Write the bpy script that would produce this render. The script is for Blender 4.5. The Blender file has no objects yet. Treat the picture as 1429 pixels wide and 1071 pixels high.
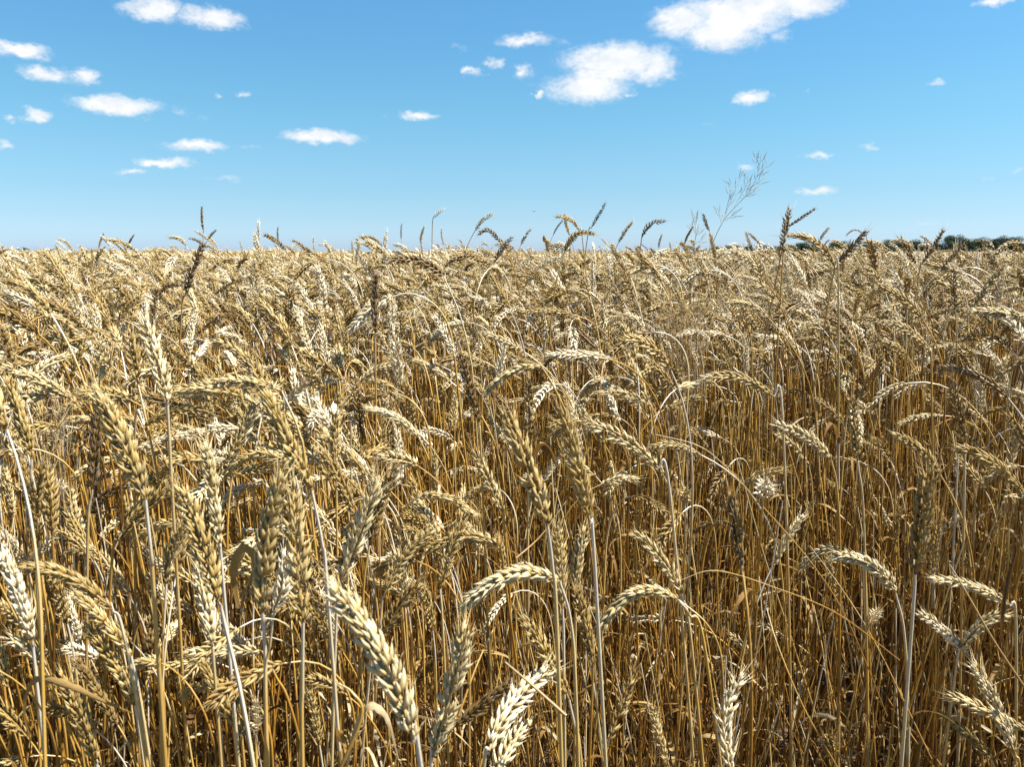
import bpy, math, random
import numpy as np
from mathutils import Vector, Matrix

R = math.radians
rng = np.random.default_rng(11)
random.seed(11)
S = bpy.context.scene
COL = S.collection

# ------------------------------------------------------------------ camera
EYE = 1.06
PITCH = R(9.48)
FPX = 1100.0                      # focal length in photo pixels (photo 1429 x 1071)
cam_d = bpy.data.cameras.new("camera")
cam_d.sensor_width = 36.0
cam_d.lens = FPX / 1429 * 36.0
cam_d.clip_start = 0.02
cam_d.clip_end = 6000
cam_d.dof.use_dof = True
cam_d.dof.focus_distance = 1.5
cam_d.dof.aperture_fstop = 20
cam = bpy.data.objects.new("camera", cam_d)
cam.location = (0, 0, EYE)
cam.rotation_euler = (math.pi / 2 - PITCH, 0, 0)
COL.objects.link(cam)
S.camera = cam

def unproj(px, py, d):
    """point at camera depth d seen at photo pixel (px, py)"""
    x = (px - 714.5) / FPX * d
    yu = -(py - 535.5) / FPX * d
    c, s = math.cos(PITCH), math.sin(PITCH)
    return np.array([x, d * c + yu * s, EYE - d * s + yu * c])

def proj(P):
    c, s = math.cos(PITCH), math.sin(PITCH)
    x, y, z = P[..., 0], P[..., 1], P[..., 2] - EYE
    d = y * c - z * s
    u = y * s + z * c
    return 714.5 + x / d * FPX, 535.5 - u / d * FPX, d

# ------------------------------------------------------------------ light
SUN_AZ = R(94)      # from +Y towards +X
SUN_EL = R(58)
S.view_settings.view_transform = 'Standard'
S.view_settings.look = 'None'
S.view_settings.exposure = 1.66
S.view_settings.gamma = 1.0
S.cycles.max_bounces = 8
S.cycles.diffuse_bounces = 2
S.cycles.transmission_bounces = 4
S.cycles.use_fast_gi = False
sun_d = bpy.data.lights.new("sun", 'SUN')
sun_d.energy = 5.0
sun_d.angle = R(0.53)
sun_d.color = (1.0, 0.965, 0.90)
sun = bpy.data.objects.new("sun", sun_d)
sv = Vector((math.sin(SUN_AZ) * math.cos(SUN_EL), math.cos(SUN_AZ) * math.cos(SUN_EL), math.sin(SUN_EL)))
sun.rotation_euler = sv.to_track_quat('Z', 'Y').to_euler()
sun.location = (3, 2, 6)
COL.objects.link(sun)

W = bpy.data.worlds.new("World")
S.world = W
W.use_nodes = True
nt = W.node_tree
nt.nodes.clear()

class NB:
    """tiny node-tree writer"""
    def __init__(s, tree):
        s.t = tree; s.n = tree.nodes; s.l = tree.links
    def node(s, kind, **kw):
        n = s.n.new(kind)
        for k, v in kw.items():
            setattr(n, k, v)
        return n
    def put(s, sock, v):
        if isinstance(v, bpy.types.NodeSocket):
            s.l.new(v, sock)
        else:
            sock.default_value = v
    def math(s, op, a, b=0.0, c=0.0, clamp=False):
        n = s.n.new('ShaderNodeMath'); n.operation = op; n.use_clamp = clamp
        s.put(n.inputs[0], a); s.put(n.inputs[1], b)
        if len(n.inputs) > 2: s.put(n.inputs[2], c)
        return n.outputs[0]
    def vmath(s, op, a, b=(0, 0, 0)):
        n = s.n.new('ShaderNodeVectorMath'); n.operation = op
        s.put(n.inputs[0], a); s.put(n.inputs[1], b)
        return n.outputs[0]
    def mix(s, f, a, b, mode='MIX'):
        n = s.n.new('ShaderNodeMix'); n.data_type = 'RGBA'; n.blend_type = mode
        s.put(n.inputs[0], f); s.put(n.inputs[6], a); s.put(n.inputs[7], b)
        return n.outputs[2]
    def ramp(s, f, stops, interp='LINEAR'):
        n = s.n.new('ShaderNodeValToRGB'); n.color_ramp.interpolation = interp
        e = n.color_ramp.elements
        while len(e) < len(stops): e.new(0.5)
        for i, (p, c) in enumerate(stops):
            e[i].position = p; e[i].color = (*c, 1) if len(c) == 3 else c
        s.put(n.inputs[0], f)
        return n.outputs[0]
    def smooth(s, x, a, b):
        n = s.n.new('ShaderNodeMapRange'); n.interpolation_type = 'SMOOTHSTEP'
        s.put(n.inputs[0], x); n.inputs[1].default_value = a; n.inputs[2].default_value = b
        return n.outputs[0]
    def noise(s, vec, scale, detail=4, rough=0.55, out=0, dims='3D'):
        n = s.n.new('ShaderNodeTexNoise'); n.noise_dimensions = dims
        s.put(n.inputs['Vector'], vec); n.inputs['Scale'].default_value = scale
        n.inputs['Detail'].default_value = detail; n.inputs['Roughness'].default_value = rough
        return n.outputs[out]

b = NB(nt)
sky = b.node('ShaderNodeTexSky', sky_type='NISHITA', sun_disc=False)
sky.sun_elevation = SUN_EL
sky.sun_rotation = SUN_AZ
sky.altitude = 100
sky.air_density = 1.0
sky.dust_density = 0.6
sky.ozone_density = 1.2
tc = b.node('ShaderNodeTexCoord')
sep = b.node('ShaderNodeSeparateXYZ'); nt.links.new(tc.outputs['Generated'], sep.inputs[0])
az = b.math('ARCTAN2', sep.outputs[0], sep.outputs[1])
hyp = b.math('SQRT', b.math('ADD', b.math('MULTIPLY', sep.outputs[0], sep.outputs[0]), b.math('MULTIPLY', sep.outputs[1], sep.outputs[1])))
el = b.math('ARCTAN2', sep.outputs[2], hyp)
# sky clouds: azimuth / elevation centres (degrees) and half extents, fair-weather cumulus drifting low over the plain
CLOUDS_PX = [  # cx, cy, rx, ry, density
    (215, 12, 42, 20, 1), (298, 24, 46, 17, 1), (32, 69, 40, 14, 1), (62, 103, 34, 12, .8), (117, 105, 26, 14, .8),
    (162, 148, 62, 14, 1), (50, 162, 26, 10, .85), (12, 165, 12, 5, .5), (274, 203, 48, 10, .9), (228, 227, 42, 9, .85), (188, 241, 30, 6, .6),
    (314, 249, 26, 5, .35), (451, 191, 56, 11, 1), (307, 134, 10, 6, .5), (344, 132, 10, 6, .55), (250, 156, 18, 8, .3),
    (588, 163, 26, 8, .85), (540, 163, 8, 3, .3), (733, 55, 42, 10, .7), (660, 101, 14, 7, .6), (687, 87, 12, 8, .55), (730, 100, 18, 10, .6),
    (842, 104, 54, 15, 1), (1025, 28, 80, 26, 1), (640, 68, 14, 8, .22), (785, 57, 16, 6, .25),
    (860, 84, 76, 26, 1), (820, 122, 64, 22, 1), (912, 92, 34, 26, .9), (752, 133, 9, 7, .85), (930, 106, 20, 7, .6), (880, 131, 12, 5, .5),
    (1040, 10, 105, 26, 1), (1010, 45, 62, 26, 1), (950, 28, 42, 26, 1), (1120, 4, 60, 20, .95), (1090, 48, 18, 12, .4),
    (1048, 136, 28, 12, .85), (1308, 112, 16, 5, .5), (1388, 2, 28, 9, .8), (1127, 123, 7, 5, .25),
    (1140, 218, 26, 6, .65), (1212, 205, 18, 5, .45), (1136, 264, 28, 6, .65), (1042, 233, 14, 6, .5), (1420, 238, 14, 5, .3), (1378, 250, 10, 4, .25),
    (985, 174, 12, 5, .22), (5, 205, 12, 8, .6), (280, 160, 14, 6, .2), (350, 204, 20, 5, .2), (1300, 310, 30, 6, .25), (1085, 316, 22, 4, .2)]
cu = b.node('ShaderNodeCombineXYZ'); b.put(cu.inputs[0], az); b.put(cu.inputs[1], b.math('MULTIPLY', el, 1.5))
wn = b.noise(cu.outputs[0], 26.0, 5, 0.6, out=1)
wn2 = b.noise(cu.outputs[0], 90.0, 4, 0.6, out=1)
sw = b.node('ShaderNodeSeparateXYZ'); nt.links.new(wn, sw.inputs[0])
sw2 = b.node('ShaderNodeSeparateXYZ'); nt.links.new(wn2, sw2.inputs[0])
u = b.math('ADD', az, b.math('ADD', b.math('MULTIPLY', b.math('SUBTRACT', sw.outputs[0], .5), .050), b.math('MULTIPLY', b.math('SUBTRACT', sw2.outputs[0], .5), .016)))
v = b.math('ADD', el, b.math('ADD', b.math('MULTIPLY', b.math('SUBTRACT', sw.outputs[1], .5), .020), b.math('MULTIPLY', b.math('SUBTRACT', sw2.outputs[1], .5), .010)))
F = None
for (cx, cy, rx, ry, de) in CLOUDS_PX:
    P = unproj(cx, cy, 1.0) - np.array([0, 0, EYE])
    a0 = math.atan2(P[0], P[1]); e0 = math.atan2(P[2], math.hypot(P[0], P[1]))
    Q = unproj(cx + 1, cy, 1.0) - np.array([0, 0, EYE]); pa = abs(math.atan2(Q[0], Q[1]) - a0)
    Q = unproj(cx, cy + 1, 1.0) - np.array([0, 0, EYE]); pe = abs(math.atan2(Q[2], math.hypot(Q[0], Q[1])) - e0)
    dx = b.math('MULTIPLY', b.math('SUBTRACT', u, a0), 1 / (rx * 1.2 * pa))
    dy = b.math('MULTIPLY', b.math('SUBTRACT', v, e0), 1 / (ry * 1.2 * pe))
    r2 = b.math('SQRT', b.math('MULTIPLY_ADD', dx, dx, b.math('MULTIPLY', dy, dy)))
    f = b.math('MULTIPLY', b.math('SUBTRACT', 1.0, r2), 1.0)
    if de < 1:
        f = b.math('SUBTRACT', b.math('MULTIPLY', f, de), (1 - de) * .10)
    F = f if F is None else b.math('MAXIMUM', F, f)
fine = b.noise(cu.outputs[0], 150.0, 6, 0.62)
Fn = b.math('ADD', F, b.math('MULTIPLY', b.math('SUBTRACT', fine, .5), .42))
mask = b.smooth(Fn, -0.04, 0.72)
cu2 = b.node('ShaderNodeCombineXYZ'); b.put(cu2.inputs[0], b.math('ADD', az, .006)); b.put(cu2.inputs[1], b.math('ADD', b.math('MULTIPLY', el, 1.5), .016))
n_a = b.noise(cu.outputs[0], 26.0, 6, 0.6); n_b = b.noise(cu2.outputs[0], 26.0, 6, 0.6)
ctone = b.math('ADD', .5, b.math('MULTIPLY', b.math('SUBTRACT', n_a, n_b), 1.5))       # noise emboss paints sunlit billow tops and greyer undersides into the cloud colour
ccol = b.ramp(ctone, [(.15, (.80, .87, .95)), (.45, (.93, .965, 1.0)), (.65, (1.03, 1.03, 1.03))])
hz = b.smooth(el, 0.0, 0.48)
SKYK = 0.05
tint = b.ramp(b.math('MULTIPLY', el, 3.333), [(0.0, (.70, .96, 1.56)), (.05, (.645, .91, 1.42)), (.14, (.56, .80, 1.14)), (.24, (.53, .775, 1.0)), (.40, (.52, .82, .96)), (.55, (.50, .865, .97)), (.93, (.48, .92, 1.08))])
skyc = b.mix(1.0, sky.outputs[0], tint, 'MULTIPLY')
cloudc = b.vmath('SCALE', ccol); nt.nodes[-1].inputs[3].default_value = 0.322 / SKYK
col = b.mix(mask, skyc, cloudc)
bg = b.node('ShaderNodeBackground'); b.put(bg.inputs[0], col); bg.inputs[1].default_value = SKYK
wo = b.node('ShaderNodeOutputWorld'); nt.links.new(bg.outputs[0], wo.inputs[0])
W.cycles.sampling_method = 'MANUAL'; W.cycles.sample_map_resolution = 512

# ------------------------------------------------------------------ helpers
def tag(o, label=None, cat=None, group=None, kind=None):
    if label: o['label'] = label
    if cat: o['category'] = cat
    if group: o['group'] = group
    if kind: o['kind'] = kind
    return o

class MB:
    """collects numpy vertex / face blocks, then makes ONE mesh"""
    def __init__(s):
        s.V = []; s.F = []; s.M = []; s.G = []; s.n = 0
    def add(s, V, F, g, mat=0):
        V = np.asarray(V, float).reshape(-1, 3); F = np.asarray(F, int)
        s.V.append(V); s.F.append(F + s.n); s.M.append(np.full(len(F), mat)); s.G.append(np.asarray(g, float).reshape(-1, 3))
        s.n += len(V)
    def merge(s, o, T=None, mat=None):
        V = np.concatenate(o.V); 
        if T is not None: V = V @ T[:3, :3].T + T[:3, 3]
        base = s.n
        s.V.append(V)
        s.G.append(np.concatenate(o.G))
        for F, M in zip(o.F, o.M):
            s.F.append(F + base); s.M.append(M if mat is None else np.full(len(F), mat))
        s.n += len(V)
    def mesh(s, name, mats, extra=None, smooth=True):
        V = np.concatenate(s.V) if s.V else np.zeros((0, 3))
        me = bpy.data.meshes.new(name)
        me.vertices.add(len(V)); me.vertices.foreach_set('co', V.ravel())
        nl = sum(F.size for F in s.F); nf = sum(len(F) for F in s.F)
        loops = np.concatenate([F.ravel() for F in s.F]) if nf else np.zeros(0, int)
        sizes = np.concatenate([np.full(len(F), F.shape[1]) for F in s.F]) if nf else np.zeros(0, int)
        starts = np.concatenate([[0], np.cumsum(sizes)[:-1]]) if nf else np.zeros(0, int)
        me.loops.add(nl); me.loops.foreach_set('vertex_index', loops.astype(np.int32))
        me.polygons.add(nf)
        me.polygons.foreach_set('loop_start', starts.astype(np.int32))
        me.polygons.foreach_set('loop_total', sizes.astype(np.int32))
        me.polygons.foreach_set('material_index', np.concatenate(s.M).astype(np.int32) if nf else np.zeros(0, np.int32))
        me.polygons.foreach_set('use_smooth', np.full(nf, smooth))
        a = me.attributes.new('gd', 'FLOAT_VECTOR', 'POINT'); a.data.foreach_set('vector', np.concatenate(s.G).ravel())
        for m in mats: me.materials.append(m)
        me.update(calc_edges=True)
        return me
    def obj(s, name, mats, parent=None, smooth=True):
        o = bpy.data.objects.new(name, s.mesh(name, mats, smooth=smooth)); COL.objects.link(o)
        if parent: o.parent = parent
        return o

def norm(v):
    return v / np.maximum(np.linalg.norm(v, axis=-1, keepdims=True), 1e-9)

def frames(P, up):
    """tangent / normal / binormal by parallel transport"""
    T = norm(np.gradient(P, axis=0))
    N = np.zeros_like(P); n = up - T[0] * np.dot(up, T[0])
    if np.linalg.norm(n) < 1e-4: n = np.array([1, 0, 0]) - T[0] * T[0][0]
    n = n / np.linalg.norm(n)
    for i in range(len(P)):
        n = n - T[i] * np.dot(n, T[i]); n = n / np.linalg.norm(n); N[i] = n
    return T, N, np.cross(T, N)

def tube(mb, P, rad, sides, mat=0, rand=0.5, s0=0.0, s1=1.0, cap=False):
    P = np.asarray(P, float); n = len(P)
    T, N, B = frames(P, np.array([0.3, 1, 0.2]))
    a = np.arange(sides) / sides * 2 * np.pi
    rad = np.broadcast_to(np.asarray(rad, float), (n,))
    V = P[:, None] + (N[:, None] * np.cos(a)[None, :, None] + B[:, None] * np.sin(a)[None, :, None]) * rad[:, None, None]
    i = np.arange(n - 1)[:, None]; j = np.arange(sides)[None]
    F = np.stack([i * sides + j, i * sides + (j + 1) % sides, (i + 1) * sides + (j + 1) % sides, (i + 1) * sides + j], -1).reshape(-1, 4)
    g = np.zeros((n, sides, 3)); g[..., 0] = np.linspace(s0, s1, n)[:, None]; g[..., 1] = rand; g[..., 2] = np.arange(sides) / sides
    mb.add(V, F, g, mat)

def grain_template(sides, rings):
    """pointed floret / glume, length 1 along z, half width 1 in x, .8 in y, keeled on +y"""
    t = {4: [0, .3, .7, 1], 5: [0, .2, .5, .78, 1], 7: [0, .1, .28, .5, .7, .87, 1]}[rings]
    t = np.array(t)
    r = np.interp(t, [0, .1, .3, .5, .7, .87, 1], [.42, .80, 1, .93, .60, .26, .02])
    a = np.arange(sides) / sides * 2 * np.pi
    ca, sa = np.cos(a), np.sin(a)
    keel = np.where(sa > .5, 1 + .22 * (sa - .5) * 2, 1)
    X = r[:, None] * ca[None]; Y = r[:, None] * (sa * .78 * keel)[None]
    Z = np.repeat(t[:, None], sides, 1)
    Y = Y + (.55 * np.sin(t * np.pi) - .15)[:, None]          # bowed outwards, tip turned in
    V = np.stack([X, Y, Z], -1).reshape(-1, 3)
    i = np.arange(rings - 1)[:, None]; j = np.arange(sides)[None]
    F = np.stack([i * sides + j, i * sides + (j + 1) % sides, (i + 1) * sides + (j + 1) % sides, (i + 1) * sides + j], -1).reshape(-1, 4)
    g = np.stack([Z.ravel(), np.zeros(V.shape[0]), np.tile(np.arange(sides) / sides, rings)], -1)
    return V, F, g

TEMPL = {0: grain_template(8, 7), 1: grain_template(6, 5), 2: grain_template(4, 4)}

def ear(mb, P, side, lod, r, mat=0, size=1.0, awn=1.0, gape=1.0):
    """wheat ear along polyline P (base to tip): overlapping spikelets in two ranks"""
    seg = np.linalg.norm(np.diff(P, axis=0), axis=1); cs = np.concatenate([[0], np.cumsum(seg)]); L = cs[-1]
    nsp = {0: 20, 1: 20, 2: 15}[lod]
    nsp = max(8, int(nsp * L / .085))
    T, N, B = frames(P, side)
    def at(A, s): return np.stack([np.interp(s, cs, A[:, k]) for k in range(3)], -1)
    tube(mb, at(P, np.linspace(0, L * .97, 10)), np.linspace(.0012, .0007, 10), 4, mat, .5)
    tv, tf, tg = TEMPL[lod]
    Vs, As = [], []
    for i in range(nsp + 1):
        s = L * (.015 + .915 * i / nsp)
        p = at(P, s); t = norm(at(T, s)); n = norm(at(N, s)); bb = norm(np.cross(t, n))
        sd = 1 if i % 2 == 0 else -1
        f = i / nsp
        env = np.interp(f, [0, .08, .25, .6, .85, 1], [.62, .85, 1, 1, .86, .7]) * size
        term = i == nsp
        if lod == 2:
            flo = [(-.55, .30, .95), (.55, .30, .95)]
        elif lod == 1:
            flo = [(-.80, .30, .98), (.80, .30, .98), (0, .52, 1.0)]
        else:
            flo = [(-1.0, .20, .86), (1.0, .20, .86), (-.50, .42, 1.04), (.50, .42, 1.04), (0, .62, .94)]
        gr = r.random()
        if r.random() < .03: continue
        sj = r.normal(0, .09)
        for (lat, out, ln) in flo:
            ln = ln * r.uniform(.82, 1.15) * .0126 * env
            w = ln * (.138 if lod < 2 else .22) * r.uniform(.88, 1.12)
            oa = (out * gape * .95 + sj + r.normal(0, .15)) * (0.2 if term else 1)
            la = lat * .52 * gape + r.normal(0, .13)
            outv = n * sd
            d = norm(t * math.cos(oa) + outv * math.sin(oa) + bb * math.sin(la) * .85)
            xx = norm(np.cross(outv * 1.0 + bb * lat * .8, d)); yy = np.cross(d, xx)
            o = p + outv * (.0012 + .0011 * out) * env + bb * lat * .0017 * env + t * (out * .0022)
            Vs.append(o + (tv[:, :1] * w) * xx + (tv[:, 1:2] * w) * yy + (tv[:, 2:] * ln) * d)
            g = tg.copy(); g[:, 1] = np.clip(.55 * gr + .45 * r.random(), 0, 1); As.append(g)
            # short awn point
            if lod < 2 and r.random() < (.5 + .5 * f):
                al = awn * r.uniform(.0015, .0055) * (1 + 3.2 * max(0, f - .7) * 4 * r.random())
                tip = o + d * ln + yy * w * -.15
                e = tip + norm(d + r.normal(0, .12, 3)) * al
                q = .00022
                V3 = np.array([tip + xx * q, tip - xx * q, tip + yy * q * 1.5, e])
                mb.add(V3, [[0, 2, 3], [2, 1, 3], [1, 0, 3]], [[.95, g[0, 1], 0]] * 4, mat)
    k = len(Vs); m = len(tv)
    F = (tf[None] + (np.arange(k) * m)[:, None, None]).reshape(-1, 4)
    mb.add(np.concatenate(Vs), F, np.concatenate(As), mat)

def ribbon(mb, P, w, side, mat=0, rand=.5, twist=0.0, fold=.25):
    """leaf blade: a V-folded, tapering, twisting strip"""
    P = np.asarray(P, float); n = len(P); T, N, B = frames(P, side)
    tw = np.linspace(0, twist, n)[:, None]
    N2 = N * np.cos(tw) + B * np.sin(tw); B2 = np.cross(T, N2)
    w = (np.asarray(w) * (1 + .18 * np.sin(np.arange(n) * 2.3 + rand * 9)))[:, None]
    cols = [P - N2 * w + B2 * w * fold, P, P + N2 * w + B2 * w * fold]
    V = np.stack(cols, 1).reshape(-1, 3)
    i = np.arange(n - 1)[:, None]; j = np.arange(2)[None]
    F = np.stack([i * 3 + j, i * 3 + j + 1, (i + 1) * 3 + j + 1, (i + 1) * 3 + j], -1).reshape(-1, 4)
    g = np.zeros((n, 3, 3)); g[..., 0] = np.linspace(0, 1, n)[:, None]; g[..., 1] = rand; g[..., 2] = np.array([0, .5, 1])[None]
    mb.add(V, F, g, mat)

def bez(p0, p1, p2, p3, n):
    t = np.linspace(0, 1, n)[:, None]
    return (1 - t) ** 3 * p0 + 3 * (1 - t) ** 2 * t * p1 + 3 * (1 - t) * t ** 2 * p2 + t ** 3 * p3

def catmull(pts, n):
    """smooth curve through points, n samples per span"""
    p = [np.asarray(q, float) for q in pts]; p = [2 * p[0] - p[1]] + p + [2 * p[-1] - p[-2]]
    out = []
    for i in range(1, len(p) - 2):
        for t in np.arange(n) / n:
            out.append(.5 * ((2 * p[i]) + (-p[i - 1] + p[i + 1]) * t + (2 * p[i - 1] - 5 * p[i] + 4 * p[i + 1] - p[i + 2]) * t * t + (-p[i - 1] + 3 * p[i] - 3 * p[i + 1] + p[i + 2]) * t ** 3))
    out.append(p[-2])
    return np.array(out)

def dry_leaf(mb, base, az, length, width, r, droop=1.0, mat=0, twist=None):
    """withered blade leaving the stem, arching over and hanging"""
    d = np.array([math.cos(az), math.sin(az), 0])
    n = 9; s = np.linspace(0, 1, n)
    ang = R(65) - R(150) * droop * s ** 1.1 + .25 * np.sin(s * 6 + r.random() * 6)
    st = length / (n - 1)
    q = np.array(base, float); P = [q.copy()]
    sidev = np.array([-d[1], d[0], 0]) * r.normal(0, .25)
    for k in range(n - 1):
        q = q + (d * math.cos(ang[k]) + np.array([0, 0, 1]) * math.sin(ang[k]) + sidev * s[k]) * st; P.append(q.copy())
    w = width * np.interp(s, [0, .15, .5, .85, 1], [.45, .9, 1, .6, .05]) * .5
    ribbon(mb, P, w, np.array([-d[1], d[0], 0]), mat, r.random(), r.normal(0, 1.6) if twist is None else twist, r.uniform(.1, .5))

# ------------------------------------------------------------------ materials
def newmat(name):
    m = bpy.data.materials.new(name); m.use_nodes = True; m.node_tree.nodes.clear()
    return m, NB(m.node_tree)

def straw_out(m, b, col, rough=.5, spec=.35, trans=.18, bump=None, tcol=None):
    p = b.node('ShaderNodeBsdfPrincipled'); b.put(p.inputs['Base Color'], col)
    b.put(p.inputs['Roughness'], rough); p.inputs['Specular IOR Level'].default_value = spec
    if bump is not None: m.node_tree.links.new(bump, p.inputs['Normal'])
    t = b.node('ShaderNodeBsdfTranslucent'); b.put(t.inputs[0], tcol if tcol is not None else col)
    x = b.node('ShaderNodeMixShader'); x.inputs[0].default_value = trans
    m.node_tree.links.new(p.outputs[0], x.inputs[1]); m.node_tree.links.new(t.outputs[0], x.inputs[2])
    o = b.node('ShaderNodeOutputMaterial'); m.node_tree.links.new(x.outputs[0], o.inputs[0])

def attrs(b):
    a = b.node('ShaderNodeAttribute', attribute_name='gd'); s = b.node('ShaderNodeSeparateXYZ'); b.l.new(a.outputs['Vector'], s.inputs[0])
    t = b.node('ShaderNodeAttribute', attribute_name='tone', attribute_type='INSTANCER')
    return s.outputs[0], s.outputs[1], s.outputs[2], t.outputs['Fac'], a.outputs['Vector']

def bumpn(b, h, strength, dist):
    n = b.node('ShaderNodeBump'); n.inputs['Strength'].default_value = strength; n.inputs['Distance'].default_value = dist
    b.put(n.inputs['Height'], h); return n.outputs[0]

EAR, b = newmat('wheat_ear_husk')
t, rd, an, tone, gv = attrs(b)
tc = b.node('ShaderNodeTexCoord')
nz = b.noise(tc.outputs['Object'], 60, 3, .6)
tt = b.math('ADD', tone, b.math('ADD', b.math('MULTIPLY', b.math('SUBTRACT', rd, .5), .22), b.math('MULTIPLY', b.math('SUBTRACT', nz, .5), .22)), clamp=True)
c = b.ramp(tt, [(0, (.76, .71, .58)), (.25, (.58, .49, .285)), (.5, (.41, .30, .105)), (.78, (.22, .138, .040)), (1, (.09, .058, .034))])
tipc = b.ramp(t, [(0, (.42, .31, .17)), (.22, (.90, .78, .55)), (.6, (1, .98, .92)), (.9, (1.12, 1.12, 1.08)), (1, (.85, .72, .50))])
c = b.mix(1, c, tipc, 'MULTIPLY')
stripe = b.math('SINE', b.math('MULTIPLY', an, 6.2832 * 9))
c = b.mix(b.math('MULTIPLY_ADD', stripe, .06, .06), c, b.mix(1, c, (.62, .54, .40, 1), 'MULTIPLY'))
spots = b.smooth(b.noise(tc.outputs['Object'], 420, 2, .5), .66, .74)
c = b.mix(b.math('MULTIPLY', spots, .45), c, (.22, .14, .07, 1))
wea = b.smooth(b.noise(tc.outputs['Object'], 95, 4, .65), .54, .72)
c = b.mix(b.math('MULTIPLY', wea, .38), c, (.36, .33, .27, 1))
vein = b.noise(gv, 38, 3, .6)
c = b.mix(b.math('MULTIPLY', b.smooth(vein, .50, .70), .30), c, b.mix(1, c, (.55, .46, .33, 1), 'MULTIPLY'))
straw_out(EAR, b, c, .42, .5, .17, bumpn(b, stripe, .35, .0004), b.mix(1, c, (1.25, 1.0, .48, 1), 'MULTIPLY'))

STEM, b = newmat('straw_stem')
t, rd, an, tone, gv = attrs(b)
tc = b.node('ShaderNodeTexCoord')
mp = b.node('ShaderNodeMapping'); b.l.new(tc.outputs['Object'], mp.inputs[0]); mp.inputs['Scale'].default_value = (1, 1, .12)
nz = b.noise(mp.outputs[0], 120, 3, .6)
sp = b.smooth(b.noise(tc.outputs['Object'], 260, 3, .6), .62, .74)
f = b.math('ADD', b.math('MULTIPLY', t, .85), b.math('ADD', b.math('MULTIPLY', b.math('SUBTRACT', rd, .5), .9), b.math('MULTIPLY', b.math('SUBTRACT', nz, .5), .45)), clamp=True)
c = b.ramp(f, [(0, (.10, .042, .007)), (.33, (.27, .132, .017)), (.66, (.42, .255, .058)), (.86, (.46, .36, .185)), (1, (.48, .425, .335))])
c = b.mix(b.math('MULTIPLY', b.smooth(tone, .7, 1), .6), c, (.25, .15, .06, 1))
c = b.mix(b.math('MULTIPLY', sp, .5), c, (.16, .10, .05, 1))
st = b.math('SINE', b.math('MULTIPLY', an, 6.2832 * 7))
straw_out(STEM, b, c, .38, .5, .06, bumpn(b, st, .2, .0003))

LEAF, b = newmat('dry_leaf_blade')
t, rd, an, tone, gv = attrs(b)
tc = b.node('ShaderNodeTexCoord')
nz = b.noise(tc.outputs['Object'], 45, 4, .6)
f = b.math('ADD', rd, b.math('MULTIPLY', b.math('SUBTRACT', nz, .5), .8), clamp=True)
c = b.ramp(f, [(0, (.13, .06, .014)), (.4, (.27, .15, .035)), (.8, (.40, .28, .11)), (1, (.54, .45, .29))])
st = b.math('SINE', b.math('MULTIPLY', an, 6.2832 * 11))
c = b.mix(b.math('MULTIPLY_ADD', st, .12, .12), c, b.mix(1, c, (.6, .5, .35, 1), 'MULTIPLY'))
straw_out(LEAF, b, c, .6, .25, .35, bumpn(b, st, .4, .0004))

WEED, b = newmat('dry_weed')
t, rd, an, tone, gv = attrs(b)
c = b.ramp(b.math('ADD', rd, tone, clamp=True), [(0, (.58, .42, .18)), (.5, (.44, .31, .14)), (1, (.28, .23, .17))])
straw_out(WEED, b, c, .7, .2, .15)

SOIL, b = newmat('soil_and_litter')
tc = b.node('ShaderNodeTexCoord')
n1 = b.noise(tc.outputs['Object'], 40, 6, .65); n2 = b.noise(tc.outputs['Object'], 9, 4, .6)
c = b.ramp(n1, [(.3, (.03, .019, .011)), (.55, (.08, .05, .027)), (.75, (.2, .13, .06))])
c = b.mix(b.math('MULTIPLY', n2, .5), c, (.16, .11, .06, 1))
p = b.node('ShaderNodeBsdfPrincipled'); b.put(p.inputs['Base Color'], c); p.inputs['Roughness'].default_value = .95
b.l.new(bumpn(b, n1, .8, .02), p.inputs['Normal'])
o = b.node('ShaderNodeOutputMaterial'); b.l.new(p.outputs[0], o.inputs[0])

FOL, b = newmat('tree_foliage')
t, rd, an, tone, gv = attrs(b)
oi = b.node('ShaderNodeObjectInfo')
c = b.ramp(b.math('ADD', b.math('MULTIPLY', rd, .6), b.math('MULTIPLY', oi.outputs['Random'], .4)), [(0, (.010, .024, .012)), (.5, (.020, .040, .016)), (1, (.036, .060, .022))])
straw_out(FOL, b, c, .7, .15, .12)
BARK, b = newmat('tree_bark')
tc = b.node('ShaderNodeTexCoord')
c = b.ramp(b.noise(tc.outputs['Object'], 6, 5, .6), [(.3, (.05, .038, .028)), (.7, (.14, .11, .08))])
p = b.node('ShaderNodeBsdfPrincipled'); b.put(p.inputs['Base Color'], c); p.inputs['Roughness'].default_value = .9
o = b.node('ShaderNodeOutputMaterial'); b.l.new(p.outputs[0], o.inputs[0])
BUG, b = newmat('insect_shell')
p = b.node('ShaderNodeBsdfPrincipled'); p.inputs['Roughness'].default_value = .35
tc = b.node('ShaderNodeTexCoord')
b.put(p.inputs['Base Color'], b.ramp(b.noise(tc.outputs['Object'], 900, 2, .5), [(.3, (.02, .018, .015)), (.7, (.07, .05, .03))]))
o = b.node('ShaderNodeOutputMaterial'); b.l.new(p.outputs[0], o.inputs[0])
WING, b = newmat('insect_wing')
straw_out(WING, b, b.ramp(b.node('ShaderNodeObjectInfo').outputs['Random'], [(0, (.45, .43, .4)), (1, (.5, .48, .45))]), .3, .5, .5)

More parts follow.
